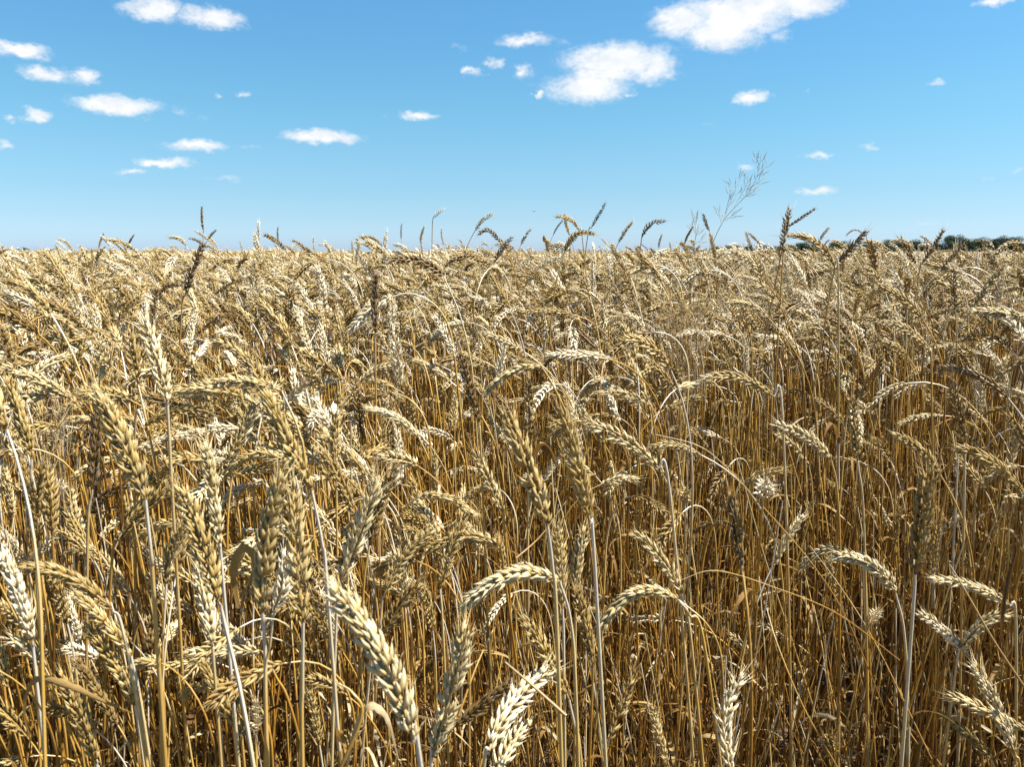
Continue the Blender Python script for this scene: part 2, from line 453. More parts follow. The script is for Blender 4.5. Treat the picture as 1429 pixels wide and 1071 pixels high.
# ------------------------------------------------------------------ ground
gb = MB()
ring = [0, .6, 1.5, 3, 6, 12, 30, 80, 250, 900, 2500, 5500]
nA = 48
V = [[0, 0, 0]]; 
for k, rr in enumerate(ring[1:]):
    for a in range(nA):
        x, y = rr * math.cos(a / nA * 2 * math.pi), rr * math.sin(a / nA * 2 * math.pi)
        V.append([x, y, rng.normal(0, .006) if rr < 20 else 0])
tri = [[0, 1 + a, 1 + (a + 1) % nA] for a in range(nA)]
quad = [[1 + k * nA + a, 1 + (k + 1) * nA + a, 1 + (k + 1) * nA + (a + 1) % nA, 1 + k * nA + (a + 1) % nA] for k in range(len(ring) - 2) for a in range(nA)]
gb.add(V, quad, np.zeros((len(V), 3))); gb.add(V[:nA + 1], tri, np.zeros((nA + 1, 3)))
g = gb.obj('ground', [SOIL]); tag(g, 'dark crumbly soil under the standing wheat', 'ground', kind='structure')
del g['category']

# ------------------------------------------------------------------ plants
def plant_curve(height, lean, droop_base, droop_tip, ear_len, r, n_stem=16, wob=.012):
    """side profile: stem rises, neck bends towards -x, ear goes on bending"""
    neck = r.uniform(.10, .20)
    if droop_tip < R(30): neck = .08
    Ls = height
    s = np.concatenate([np.linspace(0, Ls - neck, 7)[:-1], np.linspace(Ls - neck, Ls, n_stem - 6)])
    f = np.clip((s - (Ls - neck)) / neck, 0, 1)
    phi = lean + (droop_base - lean) * f ** 1.6
    P = [np.zeros(3)]
    for k in range(1, len(s)):
        ph = .5 * (phi[k] + phi[k - 1]); ds = s[k] - s[k - 1]
        P.append(P[-1] + np.array([-math.sin(ph), 0, math.cos(ph)]) * ds)
    P = np.array(P)
    P[:, 1] += np.sin(s * r.uniform(3, 8) + r.random() * 6) * wob * (s > 0)
    P[:, 1] -= P[0, 1]
    ns = 9; E = [P[-1]]
    for k in range(1, ns):
        ph = droop_base + (droop_tip - droop_base) * (k - .5) / (ns - 1)
        E.append(E[-1] + np.array([-math.sin(ph), 0, math.cos(ph)]) * ear_len / (ns - 1))
    return P, np.array(E)

def rand_side(r):
    a = r.random() * 2 * math.pi
    return np.array([math.cos(a), math.sin(a), .3 * r.normal()])

def make_variant(r, lod, kind, split=False):
    """kind: upright / bent / hang / short. returns stem MB, ear MB, leaf MB"""
    if kind == 'upright': db, dt = R(r.uniform(0, 12)), R(r.uniform(5, 25))
    elif kind == 'lean': db, dt = R(r.uniform(15, 35)), R(r.uniform(30, 60))
    elif kind == 'bent': db, dt = R(r.uniform(30, 80)), R(r.uniform(60, 118))
    else: db, dt = R(r.uniform(80, 115)), R(r.uniform(120, 165))
    el = r.uniform(.058, .098)
    h = .80 + (.0 if kind in ('upright', 'lean') else .035 if kind == 'bent' else .06) - (.02 if kind == 'upright' else 0)
    P, E = plant_curve(h, R(r.uniform(-3, 5)), db, dt, el, r)
    st, ea, lf = MB(), MB(), MB()
    rd = r.random()
    sides = {0: 6, 1: 4, 2: 3}[lod]
    rad = np.interp(np.linspace(0, 1, len(P)), [0, .5, 1], [.0017, .0014, .0009])
    if lod == 2: P = P[[0, 5, 7, 9, 11, 13, 15]]; rad = rad[[0, 5, 7, 9, 11, 13, 15]]
    tube(st, P, rad, sides, 0, rd)
    if lod <= 1:
        for zf in (.3, .58):          # nodes
            k = zf * h; q = np.array([np.interp(k, P[:, 2], P[:, 0]), np.interp(k, P[:, 2], P[:, 1]), k])
            tube(st, [q - [0, 0, .004], q - [0, 0, .0015], q + [0, 0, .0015], q + [0, 0, .004]], [.0018, .0026, .0026, .0018], 6, 0, rd * .4)
    ear(ea, E, rand_side(r), lod, r, 0, r.uniform(.9, 1.12), 1.0, r.uniform(.75, 1.2))
    nl = {0: 3, 1: 2, 2: 0}[lod]
    leaves = []
    for k in range(nl):
        if split: lf = MB(); leaves.append(lf)
        z = r.uniform(.2, .72) * h
        q = [np.interp(z, P[:9, 2], P[:9, 0]), np.interp(z, P[:9, 2], P[:9, 1]), z]
        dry_leaf(lf, q, r.random() * 6.28, r.uniform(.06, .17), r.uniform(.003, .0065), r, r.uniform(.7, 1.4))
    return st, ea, (leaves if split else lf), E

# ---- stalks read from the photograph: ear base, middle, tip (photo pixels), then the stem
# (bx,by, mx,my, tx,ty, tone, fs, stem points, ear length, fatness)
H = []
def h(base, mid, tip, tone, stem=(), fs=1.0, L=.085, fat=1.0, away=1, gape=1.0, label=None):
    H.append(dict(b=base, m=mid, t=tip, tone=tone, stem=stem, fs=fs, L=L, fat=fat, away=away, gape=gape, label=label))
# skyline, from the left
h((284,322),None,(282,288),.85,[(284,350)],fat=.9,label='lone brown upright wheat ear standing highest above the left part of the skyline')
h((259,410),(270,372),(284,341),.92,[(252,460)],L=.09,fat=1.1,label='dark brown wheat ear leaning right directly below the lone upright skyline ear')
h((362,336),None,(361,309),.02,label='bleached white wheat ear upright on the skyline left of centre')
h((389,342),None,(388,317),.9,fat=.8)
h((439,351),None,(438,331),.3)
h((177,347),None,(187,328),.85)
h((101,352),(94,340),(82,334),.3)
h((289,347),(278,337),(264,333),.85)
h((260,344),(249,333),(234,332),.3)
h((289,336),None,(302,321),.75)
h((168,386),None,(161,368),.08)
h((146,403),None,(160,378),1.0)
h((234,563),(215,492),(198,438),.22,[(236,610)],L=.09,fat=1.1,label='tall pale wheat ear leaning left with a dark speck near its tip, left field')
h((437,507),(425,468),(412,435),.2,[(450,600)])
h((393,546),(340,534),(292,537),.38,[(417,603),(430,680)])
h((202,594),(250,573),(299,579),.5,[(188,611)],L=.09)
h((188,629),(228,615),(266,606),.05,[(180,650)])
h((203,698),(168,614),(131,544),.45,[(212,786),(215,836)],L=.092,fat=1.1,label='big straw-gold wheat ear leaning left, its stem dropping straight beneath, lower left')
h((129,683),(133,625),(138,564),.88,[(122,770)],L=.09,gape=.6)
h((435,685),(400,617),(370,550),.5,[(450,762),(458,840)],L=.09,fat=1.15,label='thick pinkish-gold wheat ear leaning left above two tall green-gold upright ears')
h((304,840),(279,750),(249,678),.5,[(313,869),(353,1064)],L=.095,fat=1.1,label='large mottled wheat ear with a thick stem running to the bottom edge, lower left')
h((306,762),(297,690),(286,621),.28,[(312,820)],L=.09,fat=1.05)
h((366,856),(371,760),(393,661),.42,[(370,913),(373,1067)],L=.1,fat=1.1,label='tall upright greenish-gold ear on a smooth white stem, left one of a close pair')
h((423,869),(415,770),(407,671),.45,[(422,960),(422,1067)],L=.1,label='tall upright greenish-gold ear on a smooth white stem, right one of a close pair')
h((383,850),(395,815),(398,775),.0,[(377,899),(372,960)],L=.06,fat=1.25,label='short white wheat ear squeezed between two tall green-gold ears, lower left')
h((156,852),(97,806),(30,792),.6,[(171,879),(202,1047)],L=.09,label='golden wheat ear bowed far over to the left, lower left corner')
h((37,785),(15,762),(-6,738),.05,[(50,850)],L=.075,fs=.8)
h((45,895),(26,830),(2,772),.1,[(52,960)],L=.085,fat=1.15,label='big white-tipped wheat ear cut by the left edge of the picture')
h((183,916),(145,868),(101,827),.42,[(202,1014)])
h((188,985),(161,930),(121,876),.5,[(200,1060)],L=.09)
h((134,1064),(111,1000),(81,940),.6,[(138,1100)],L=.09)
h((296,899),(287,845),(276,788),.2,[(300,950)],L=.075,fat=1.1)
h((365,909),(309,911),(255,909),.3,[(385,945),(413,1014)])
h((336,1024),(309,975),(279,919),.6,[(341,1071)],L=.085)
h((232,815),(240,771),(259,731),.45,[(227,913),(229,1000)],L=.065)
h((120,772),(105,729),(97,681),.35,[(120,830)])
h((44,641),(27,582),(7,530),.5,[(46,720)],L=.09)
h((37,702),(33,661),(20,618),.62,[(40,780)])
h((55,755),(50,700),(60,648),.6,[(57,790),(70,900)])
h((50,665),None,(94,628),.5,[(42,690)])
h((118,729),(143,695),(181,675),.88,[(110,770)])
h((168,752),(203,710),(245,681),.6,[(155,800)])
h((373,698),(340,701),(306,718),.42,[(385,712)])
h((398,644),(353,634),(313,665),.42,[(415,665)])
h((313,648),(336,606),(356,560),.4,[(305,690)])
h((467,723),(442,714),(418,713),.3)
# centre
h((619,386),(588,366),(547,363),.78,[(641,438),(655,495),(662,560)],L=.092,fat=1.05,label='brown-topped wheat ear bowed left on a long bare stem just below the skyline centre')
h((560,334),None,(561,312),1.0,fat=.75)
h((604,305),None,(618,293),.0,[(603,335)],L=.05,fat=.8,label='tiny white wheat ear floating above the skyline on a thread-thin stem')
h((663,322),(675,306),(688,300),.3)
h((698,338),(682,322),(668,328),.85)
h((587,338),None,(592,316),.5)
h((619,341),None,(616,319),.55,fat=.8)
h((690,366),None,(715,331),.88)
h((727,342),None,(741,320),.7)
h((826,317),(835,301),(845,283),1.0,[(818,345)],fat=.8,label='black-brown wheat ear pointing up right, sharp against the sky right of centre')
h((772,328),None,(786,307),.95,fat=.75)
h((808,322),(795,306),(776,303),.35,[(814,345)])
h((788,351),(803,328),(830,327),.5)
h((795,329),None,(788,299),.4)
h((863,339),None,(883,310),.4)
h((897,330),(907,314),(928,309),.88,[(893,352)])
h((919,347),None,(924,327),.6)
h((534,344),(520,332),(503,332),.62)
h((756,512),(712,520),(677,551),.36,[(772,539),(793,586),(810,660)],L=.092,label='grey-gold wheat ear hooked over to the left with a curving stem at the field centre')
h((584,610),(550,582),(509,571),.2,[(600,650),(608,725)],L=.09,label='pale wheat ear arching left on a long curved stem left of the picture centre')
h((902,564),(863,549),(828,551),.42,[(914,603)])
h((732,492),(702,475),(673,465),.25)
h((749,485),(732,470),(712,462),.4)
h((668,590),(655,540),(641,492),.8,[(672,650)],L=.09)
h((737,612),(739,568),(737,529),.72,[(737,660)],L=.085)
h((535,443),(562,438),(589,439),.15)
h((552,514),(540,488),(530,465),.3)
h((628,532),(602,514),(576,503),.25)
h((823,415),(809,382),(787,364),.36)
h((524,465),(523,420),(525,381),.92,[(524,520)],L=.09)
h((803,489),(778,494),(757,515),.9)
h((764,734),(734,647),(705,575),.5,[(771,792),(778,900)],L=.095,fat=1.1,label='big golden wheat ear leaning left with plump braided grains, centre of the picture')
h((823,729),(803,640),(783,573),.52,[(830,790)],L=.095,fat=1.05,label='big golden wheat ear leaning left, just right of the plump braided central ear')
h((702,716),(682,672),(662,631),.3,[(707,767),(712,850)])
h((678,640),(688,615),(706,600),.0)
h((757,678),(770,652),(790,628),.0)
h((621,666),None,(636,698),.7)
h((583,695),(620,695),(664,721),.4,[(561,716),(535,780),(522,850)],L=.085,label='cream wheat ear bowed to the right, its stem curving up from the lower left')
h((634,603),None,(638,545),.3,[(636,700)])
h((626,602),(612,583),(594,563),.55)
h((470,658),(468,600),(475,548),.5,[(470,740)],L=.095)
h((475,812),(503,740),(525,671),.25,[(468,900)],L=.1,fat=1.1,label='tall pale ear leaning right, standing behind the large bottom-edge ear left of centre')
h((515,762),(530,705),(551,651),.72,[(505,860)],L=.09)
h((750,566),(728,559),(707,563),.2)
h((781,812),(715,803),(645,850),.24,[(796,866),(804,980)],L=.098,fat=1.15,gape=1.15,label='plump cream wheat ear arched over to the left, largest arch in the lower centre')
h((695,762),(650,750),(594,771),.5,[(702,790)],L=.085)
h((577,1036),(534,921),(459,818),.26,[(590,1090)],L=.1,fat=1.1,away=-1,label='largest pale wheat ear leaning left at the bottom edge, left of centre')
h((604,1056),(635,946),(650,872),.28,[(600,1100)],L=.1,fat=1.0,label='pale rough wheat ear standing upright right of the largest bottom-edge ear')
h((682,1049),(715,985),(766,938),.14,[(672,1100)],L=.095,fs=.8,fat=1.15,label='white-tipped wheat ear leaning right at the bottom edge, centre')
h((690,1092),(705,1050),(734,1010),.2,[(680,1130)],L=.085,fs=.7,fat=1.1)
h((631,1017),(672,985),(715,950),.85,[(618,1060)])
h((569,973),(592,940),(620,908),.86,[(560,1020)])
h((524,903),(553,855),(586,812),.7,[(515,950)],L=.085)
h((794,977),(763,913),(727,861),.52,[(803,1020),(811,1067)],L=.09)
h((803,824),(806,782),(816,738),.3,[(803,870)],L=.075)
h((828,930),(816,874),(803,819),.68,[(826,980),(823,1050)],L=.085,label='deep golden wheat ear on a straight stem, right of the big cream arched ear')
h((785,850),(781,790),(778,735),.42,[(787,930)],L=.085)
h((947,839),(888,828),(838,880),.34,[(962,859),(985,915)],L=.095,label='straw ear arched left with long tip bristles, right of the deep golden upright ear')
h((939,866),(905,864),(875,867),.02)
h((614,822),(626,775),(645,731),.5,[(619,899)],L=.075)
h((537,829),(563,780),(604,741),.4,[(530,880)],L=.09)
h((932,1075),(920,1030),(909,987),.4,[(936,1110)])
h((850,1034),(868,985),(888,930),.62,[(842,1080)])
h((951,829),(925,785),(887,745),.3,[(965,900)],L=.085)
h((892,741),(872,750),(851,766),.2)
h((576,876),(562,890),(549,916),.04,[(590,872),(596,910)])
h((668,958),None,(638,955),.12)
h((761,1066),None,(725,1052),.12)
h((917,652),(865,611),(818,594),.3,[(935,690)],L=.09)
h((920,652),(938,660),(954,686),.2,[(912,665),(896,712),(890,800)])
h((975,607),(954,597),(931,603),.36,[(997,641),(1014,712)])
h((979,636),(936,621),(907,627),.36)
h((1019,560),(1000,563),(982,580),.5,[(1050,568),(1077,606)])
h((999,638),(990,655),(982,677),.15,[(1003,625),(1010,660)])
h((936,727),None,(896,709),.35)
h((983,749),(962,741),(944,751),.05)
h((1035,792),(1027,740),(1019,688),.78,gape=.7)
# right
h((1093,355),(1095,322),(1102,289),.82,[(1090,400)],L=.09,label='tall brown ear above the skyline, right of centre, with a thin ear branching beside it')
h((1101,316),(1120,303),(1138,291),.92,[(1094,335)],fat=.7,L=.07,label='thin dark ear branching up right from the tall brown skyline ear')
h((1165,373),(1138,338),(1098,329),.5,[(1170,400)],L=.1,label='long golden ear arching left below the tall brown skyline ear')
h((1141,341),None,(1158,317),.7)
h((1168,368),(1190,345),(1210,322),.88,[(1160,400)],L=.085)
h((1204,326),(1192,321),(1181,329),.7,[(1210,345)],fat=.7)
h((1286,368),(1302,345),(1317,320),.82,[(1280,400)],L=.085)
h((1313,375),(1330,357),(1346,339),.75)
h((1429,340),(1404,342),(1384,365),.42,[(1440,360)],L=.09)
h((1051,351),None,(1041,324),.6)
h((1236,345),(1216,337),(1197,341),.3)
h((1276,348),(1262,337),(1242,338),.3)
h((990,323),None,(981,299),.9,[(991,350)],fat=1.15,label='stubby reddish-brown ear above the skyline beside the wispy tall weed')
h((955,341),None,(967,317),.72)
h((993,482),(972,464),(945,470),.1,[(997,526)],label='bleached hooked wheat ear nodding left, outer one of two nested arches')
h((978,488),(968,474),(950,478),.15,[(981,520)],label='bleached hooked wheat ear nodding left, inner one of two nested arches')
h((1118,499),(1101,472),(1081,452),.15,[(1122,545)])
h((1095,439),(1074,407),(1047,398),.36)
h((1073,445),(1044,425),(1011,424),.3)
h((1079,553),(1026,526),(987,534),.45,[(1092,580)],L=.092)
h((1126,548),(1105,546),(1083,556),.36,[(1132,575)])
h((1294,541),(1273,541),(1249,556),.02,[(1300,570)],label='bright white wheat ear pointing left in the right half, above the two-tone ears')
h((1268,535),(1240,545),(1211,569),.2)
h((1407,541),(1395,511),(1376,489),.05,[(1408,590)])
h((1296,489),(1266,460),(1231,450),.3,[(1300,530)])
h((1440,446),(1400,438),(1357,434),.3)
h((1333,432),(1331,404),(1330,375),.82)
h((1165,489),(1138,474),(1111,476),.72)
h((1350,498),(1332,483),(1306,486),.3)
h((1250,829),(1213,788),(1164,778),.2,[(1262,886),(1267,1014)],L=.09,fat=1.05,label='pale wheat ear arching left on a long white stem, lower right')
h((1192,778),(1152,768),(1117,797),.32,[(1205,800)],fat=.85)
h((1215,807),None,(1178,830),.4)
h((1174,839),(1163,806),(1154,772),.42,[(1191,946)])
h((1110,898),(1082,881),(1053,871),.3)
h((1060,936),(1037,902),(1018,886),.3)
h((1021,1080),(1012,1003),(1037,945),.15,[(1024,1120)],L=.09,label='pale upright wheat ear rising from the bottom edge right of centre')
h((1352,919),(1316,880),(1282,856),.1,[(1362,960)],L=.085,label='white wheat ear leaning left, left limb of the crossing pair at lower right')
h((1339,905),(1370,872),(1406,859),.3,[(1332,950)],L=.075,label='straw wheat ear leaning right, right limb of the crossing pair at lower right')
h((1432,1022),(1372,991),(1322,973),.4,[(1450,1060)],L=.09)
h((1383,1060),(1350,1025),(1315,997),.6,[(1392,1100)],L=.085)
h((1416,1052),(1382,970),(1356,925),.2,[(1425,1100)],L=.1)
h((1277,802),(1286,725),(1296,655),.65,[(1272,880)],L=.095,fat=1.1,label='dull brown upright wheat ear rising in the right half behind the stems')
h((1299,760),(1316,740),(1337,719),.15)
h((1408,844),(1352,818),(1300,810),.25,[(1418,880)],L=.09)
h((1077,792),(1098,752),(1120,721),.2)
h((1160,643),(1128,612),(1079,592),.2,[(1168,684),(1172,800)],L=.09)
h((1129,650),(1105,621),(1082,606),.3,[(1134,700)])
h((1310,580),(1280,583),(1253,594),.3)
h((1238,590),(1218,577),(1195,576),.22)
h((1312,663),(1284,629),(1245,606),.45,L=.088)
h((1427,685),(1380,643),(1334,626),.5,[(1436,740)],L=.095,fat=1.1,label='golden wheat ear slanting down to the right edge of the picture, middle height')
h((1199,641),None,(1236,624),.36)
h((1197,643),(1192,600),(1189,553),.6,[(1206,740)])
h((1127,648),None,(1101,619),.3)
h((1273,682),None,(1243,671),.3)
h((1215,690),(1227,708),(1243,737),.2,[(1208,650),(1200,700)])
h((1376,610),None,(1349,604),.3,[(1397,636)])
h((1344,620),(1336,575),(1329,530),.76,[(1346,670)])
h((1407,665),None,(1424,594),.2)
# left upper field
h((71,438),(40,403),(3,393),.5,L=.088)
h((222,413),(234,400),(256,399),.88)
h((214,461),None,(219,403),.88,L=.088)
h((164,459),(177,430),(199,418),.72)
h((300,411),None,(340,390),.72)
h((265,496),None,(273,438),.12)
h((277,466),(297,450),(320,441),.88)
h((357,529),(328,489),(295,479),.4,L=.085)
h((24,529),None,(3,456),.76)
h((87,522),None,(93,446),.62,L=.09)
h((267,501),None,(300,474),.2)
h((381,535),None,(376,478),.85,fat=.8)
# seen almost end-on
h((1066,690),(1067,684),(1068,672),.02,fs=.22,L=.07,fat=1.2,label='round-looking white wheat ear seen end-on, right of centre')
h((955,700),(955,694),(957,682),.3,fs=.25,L=.075,fat=1.1)
h((1160,1052),(1158,1043),(1154,1028),.62,fs=.3,L=.08,fat=1.1)

def stem_path(B3, T0, pts3, n=14):
    """from the ground up to the ear base; T0 = direction of the ear at its base"""
    if pts3:
        ctrl = [B3] + pts3
        last = ctrl[-1]; prev = ctrl[-2]
        slope = (last - prev) / max(abs(last[2] - prev[2]), .02)
        dx = np.clip(slope[:2] * last[2] * .45, -.09, .09)
        g1 = np.array([last[0] + dx[0] * .6, last[1] + dx[1] * .6, last[2] * .5]); g0 = np.array([last[0] + dx[0], last[1] + dx[1], 0.0])
        C = catmull(ctrl + [g1, g0], 7)
        # a smooth neck: blend in the ear's own direction just under the base
        return C[::-1]
    d = -T0
    down = max(0.0, -d[2])
    reach = .05 + .05 * (1 - down)
    q1 = B3 + d * reach
    off = d[:2] * (.09 + .10 * (1 - down))
    zz = B3[2] - .20
    q3 = np.array([B3[0] + off[0], B3[1] + off[1], zz])
    q2 = q3 + np.array([-.1 * off[0], -.1 * off[1], .10])
    A = bez(B3, q1, q2, q3, 12)
    G = np.array([q3[0] + off[0] * .35, q3[1] + off[1] * .35, 0.0])
    Bz = bez(q3, q3 - (q2 - q3) * 1.2, G + [0, 0, .2], G, 7)[1:]
    return np.concatenate([A, Bz])[::-1]

hero_pts = []       # (px, py, depth) samples of every hero ear, to keep fillers off them
stalks = []         # dicts for labelling
def add_stalk_parts(root, st, ea, lf, tone):
    for name, mb, mt in (('stem', st, STEM), ('ear', ea, EAR), ('leaf', lf, LEAF)):
        if mb is None or mb.n == 0: continue
        o = mb.obj(name, [mt], root); o['tone'] = float(tone)

for hd in H:
    (bx, by), (tx, ty) = hd['b'], hd['t']
    m = hd['m'] or (.5 * (bx + tx) + (ty - by) * .04, .5 * (by + ty) - abs(tx - bx) * .06)
    t = np.linspace(0, 1, 9)[:, None]
    b2, m2, t2 = np.array([bx, by], float), np.array(m, float), np.array([tx, ty], float)
    cp = 2 * m2 - .5 * (b2 + t2)
    q = (1 - t) ** 2 * b2 + 2 * (1 - t) * t * cp + t ** 2 * t2
    lpx = np.linalg.norm(np.diff(q, axis=0), axis=1).sum()
    d = FPX * hd['L'] * hd['fs'] * .97 / lpx
    d = min(d, 4.6)
    r = np.random.default_rng(int(bx * 7 + by * 13))
    dz = hd['L'] * math.sqrt(max(0, 1 - hd['fs'] ** 2)) + r.normal(0, .01)
    sgn = -1 if hd['fs'] < .5 else (1 if r.random() < .5 else -1)
    deps = d + sgn * dz * np.linspace(0, 1, 9)
    E = np.array([unproj(q[k, 0], q[k, 1], deps[k]) for k in range(9)])
    T0 = norm(E[1] - E[0])
    pts3 = []
    for k, (sx, sy) in enumerate(hd['stem']):
        pts3.append(unproj(sx, sy, d + .012 * (k + 1)))
    pts3 = [p for p in pts3 if p[2] > .12]
    P = stem_path(E[0], T0, pts3)
    big = lpx
    st, ea, lf = MB(), MB(), MB()
    rad = np.interp(np.linspace(0, 1, len(P)), [0, .5, 1], [.0019, .0016, .0011])
    tube(st, P, rad, 8 if d < 1 else 6, 0, r.uniform(.55, 1.15) if d < .75 else r.uniform(.3, .95))
    ear(ea, E, rand_side(r) if d > 1 else norm(rand_side(r) + np.array([1.2, 0, 0])), 0 if d < 1.15 else 1, r, 0, hd['fat'] * r.uniform(.9, 1.0), 1.3, hd['gape'])
    if r.random() < .75:
        z = r.uniform(.35, .75) * P[:, 2].max(); k = int(np.argmin(abs(P[:, 2] - z)))
        j0 = int(np.argmin(abs(P[:, 2] - max(z - r.uniform(.09, .16), .02))))
        if j0 < k: 
            sg = catmull(P[j0:k + 1], 4); nn = len(sg)
            tube(lf, sg, .00245 + .0004 * np.sin(np.arange(nn) * 1.7), 7, 0, r.uniform(.4, 1))
            tube(st, [P[j0] - [0, 0, .003], P[j0], P[j0] + [0, 0, .003]], [.0019, .0029, .0024], 8, 0, .1)
        dry_leaf(lf, P[k], r.uniform(0, 6.28), r.uniform(.06, .15), r.uniform(.003, .007), r, r.uniform(.8, 1.3))
    root = bpy.data.objects.new('wheat_stalk', None); COL.objects.link(root)
    root.location = P[0]; root.empty_display_size = .02
    for mb in (st, ea, lf):
        mb.V = [v - P[0] for v in mb.V]
    add_stalk_parts(root, st, ea, lf, hd['tone'])
    for k in (0, 2, 4, 6, 8): hero_pts.append((q[k, 0], q[k, 1], d))
    stalks.append(dict(root=root, b=(bx, by), t=(tx, ty), m=tuple(m2), tone=hd['tone'], size=lpx, label=hd['label'], d=d))
hero_pts = np.array(hero_pts)
NH = len(stalks)

def near_limit(px):
    """how close the crop comes to the camera, by direction (the walker stands in a thin spot on the right)"""
    return np.interp(px, [-300, 0, 350, 600, 800, 1000, 1429, 1800], [.42, .50, .62, .74, .86, .96, .98, .8])

def blocked(ex, ey, ed, rad=.042):
    m = hero_pts[:, 2] > ed + .0
    if not m.any(): return False
    dd = np.hypot(hero_pts[m, 0] - ex, hero_pts[m, 1] - ey)
    return bool((dd < rad * FPX / ed).any())

# ---- filler stalks: built once per kind, copied with their parts
KINDS = ['upright', 'lean', 'lean', 'bent', 'bent', 'bent', 'hang', 'hang', 'lean', 'bent', 'upright', 'bent', 'lean', 'hang', 'bent', 'lean']
protos = []
for k, kd in enumerate(KINDS):
    r = np.random.default_rng(500 + k)
    st, ea, lf, E = make_variant(r, 0, kd, True)
    protos.append((kd, [('stem', st.mesh('stem', [STEM])), ('ear', ea.mesh('ear', [EAR]))] + [('leaf', q.mesh('leaf', [LEAF])) for q in lf], E))
TONES = [0, .1, .2, .3, .3, .4, .4, .5, .5, .5, .6, .65, .75, .85]
N_FILL = 300 - NH
cands = []
r = np.random.default_rng(77)
first = {}
tries = 0
while len(cands) < N_FILL and tries < 60000:
    tries += 1
    px = r.uniform(-40, 1470) if r.random() < .4 else r.uniform(-40, 680); dd = math.sqrt(r.uniform(.45 ** 2, 1.16 ** 2))
    lim = near_limit(px)
    if dd < lim: continue
    k = int(r.integers(len(protos))); kd, parts, E = protos[k]
    x = (px - 714.5) / FPX * dd; y = dd
    sc = float(np.clip(r.normal(.95, .085), .72, 1.12)); rz = r.normal(0, .75) if r.random() < .75 else r.uniform(-3.1, 3.1)
    if dd < .85 and px < 700: sc = r.uniform(.76, 1.0)
    c_, s_ = math.cos(rz), math.sin(rz)
    Ew = np.stack([E[:, 0] * c_ - E[:, 1] * s_, E[:, 0] * s_ + E[:, 1] * c_, E[:, 2]], -1) * sc + np.array([x, y, 0])
    ex, ey, ed = proj(Ew)
    if ed.min() < .38 or ex.mean() < -10 or ex.mean() > 1440 or ey.min() > 1040: continue
    if any(blocked(ex[j], ey[j], ed[j], .022 if px < 650 else .036) for j in (0, 4, 8)): continue
    if any((a['x'] - x) ** 2 + (a['y'] - y) ** 2 < .018 ** 2 for a in cands): continue
    cands.append(dict(x=x, y=y, k=k, sc=sc, rz=rz, ex=ex, ey=ey, ed=ed))
fill_xy = np.array([(c['x'], c['y']) for c in cands])
for c in cands:
    kd, parts, E = protos[c['k']]
    tone = float(np.clip(TONES[int(r.integers(len(TONES)))] + r.normal(0, .04), 0, 1))
    if c['k'] not in first:
        root = bpy.data.objects.new('wheat_stalk', None); COL.objects.link(root); root.empty_display_size = .02
        for nm, me in parts:
            o = bpy.data.objects.new(nm, me); COL.objects.link(o); o.parent = root
        first[c['k']] = root
    else:
        src = first[c['k']]; root = src.copy(); COL.objects.link(root)
        for ch in src.children:
            q = ch.copy(); COL.objects.link(q); q.parent = root
    root.location = (c['x'], c['y'], 0); root.rotation_euler = (0, 0, c['rz']); root.scale = (c['sc'],) * 3
    for ch in root.children: ch['tone'] = tone
    l = np.hypot(np.diff(c['ex']), np.diff(c['ey'])).sum()
    stalks.append(dict(root=root, b=(c['ex'][0], c['ey'][0]), t=(c['ex'][-1], c['ey'][-1]), m=(c['ex'][4], c['ey'][4]), tone=tone, size=l, label=None, d=c['ed'][0]))

# ---- labels: look first, then where in the field
def words(s):
    bx, by = s['b']; tx, ty = s['t']; mx, my = s['m']
    dx, dy = tx - bx, by - ty
    side = 'left' if dx < 0 else 'right'
    a = math.degrees(math.atan2(abs(dx), dy))
    if s['size'] * s['d'] / FPX < .045: shape = 'end-on'
    elif a < 16: shape = 'standing upright'
    elif a < 55: shape = f'leaning {side}'
    elif a < 100: shape = f'bowed {side}'
    else: shape = f'hanging {side}'
    t = s['tone']
    colr = 'bleached white' if t < .12 else 'pale cream' if t < .27 else 'straw-coloured' if t < .45 else 'golden' if t < .66 else 'brown' if t < .87 else 'dark brown'
    y = min(by, ty, my); x = .5 * (bx + tx)
    row = ('crossing the skyline' if y < 345 else 'just under the skyline' if y < 430 else 'in the upper field' if y < 540 else
           'at mid height' if y < 690 else 'low down' if y < 860 else 'at the bottom edge')
    colm = ['far left', 'left', 'centre left', 'centre right', 'right', 'far right'][int(np.clip(x / 1429 * 6, 0, 5))]
    return shape, colr, row, colm, x, y
groups = {}
for s in stalks:
    s['w'] = words(s)
    if not s['label']: groups.setdefault(s['w'][:4], []).append(s)
ORD = ['first', 'second', 'third', 'fourth', 'fifth', 'sixth', 'seventh', 'eighth', 'ninth', 'tenth']
for key, ss in groups.items():
    shape, colr, row, colm = key
    base = f'{colr} wheat ear {shape} {row}, {colm}'
    ss.sort(key=lambda s: s['w'][4])
    for i, s in enumerate(ss):
        if len(ss) == 1: s['label'] = base
        elif len(ss) == 2: s['label'] = base + (', leftmost of two' if i == 0 else ', rightmost of two')
        else: s['label'] = base + f', {ORD[i]} from left'
for s in stalks:
    tag(s['root'], s['label'], 'wheat', 'wheat stalks standing in the front of the field')

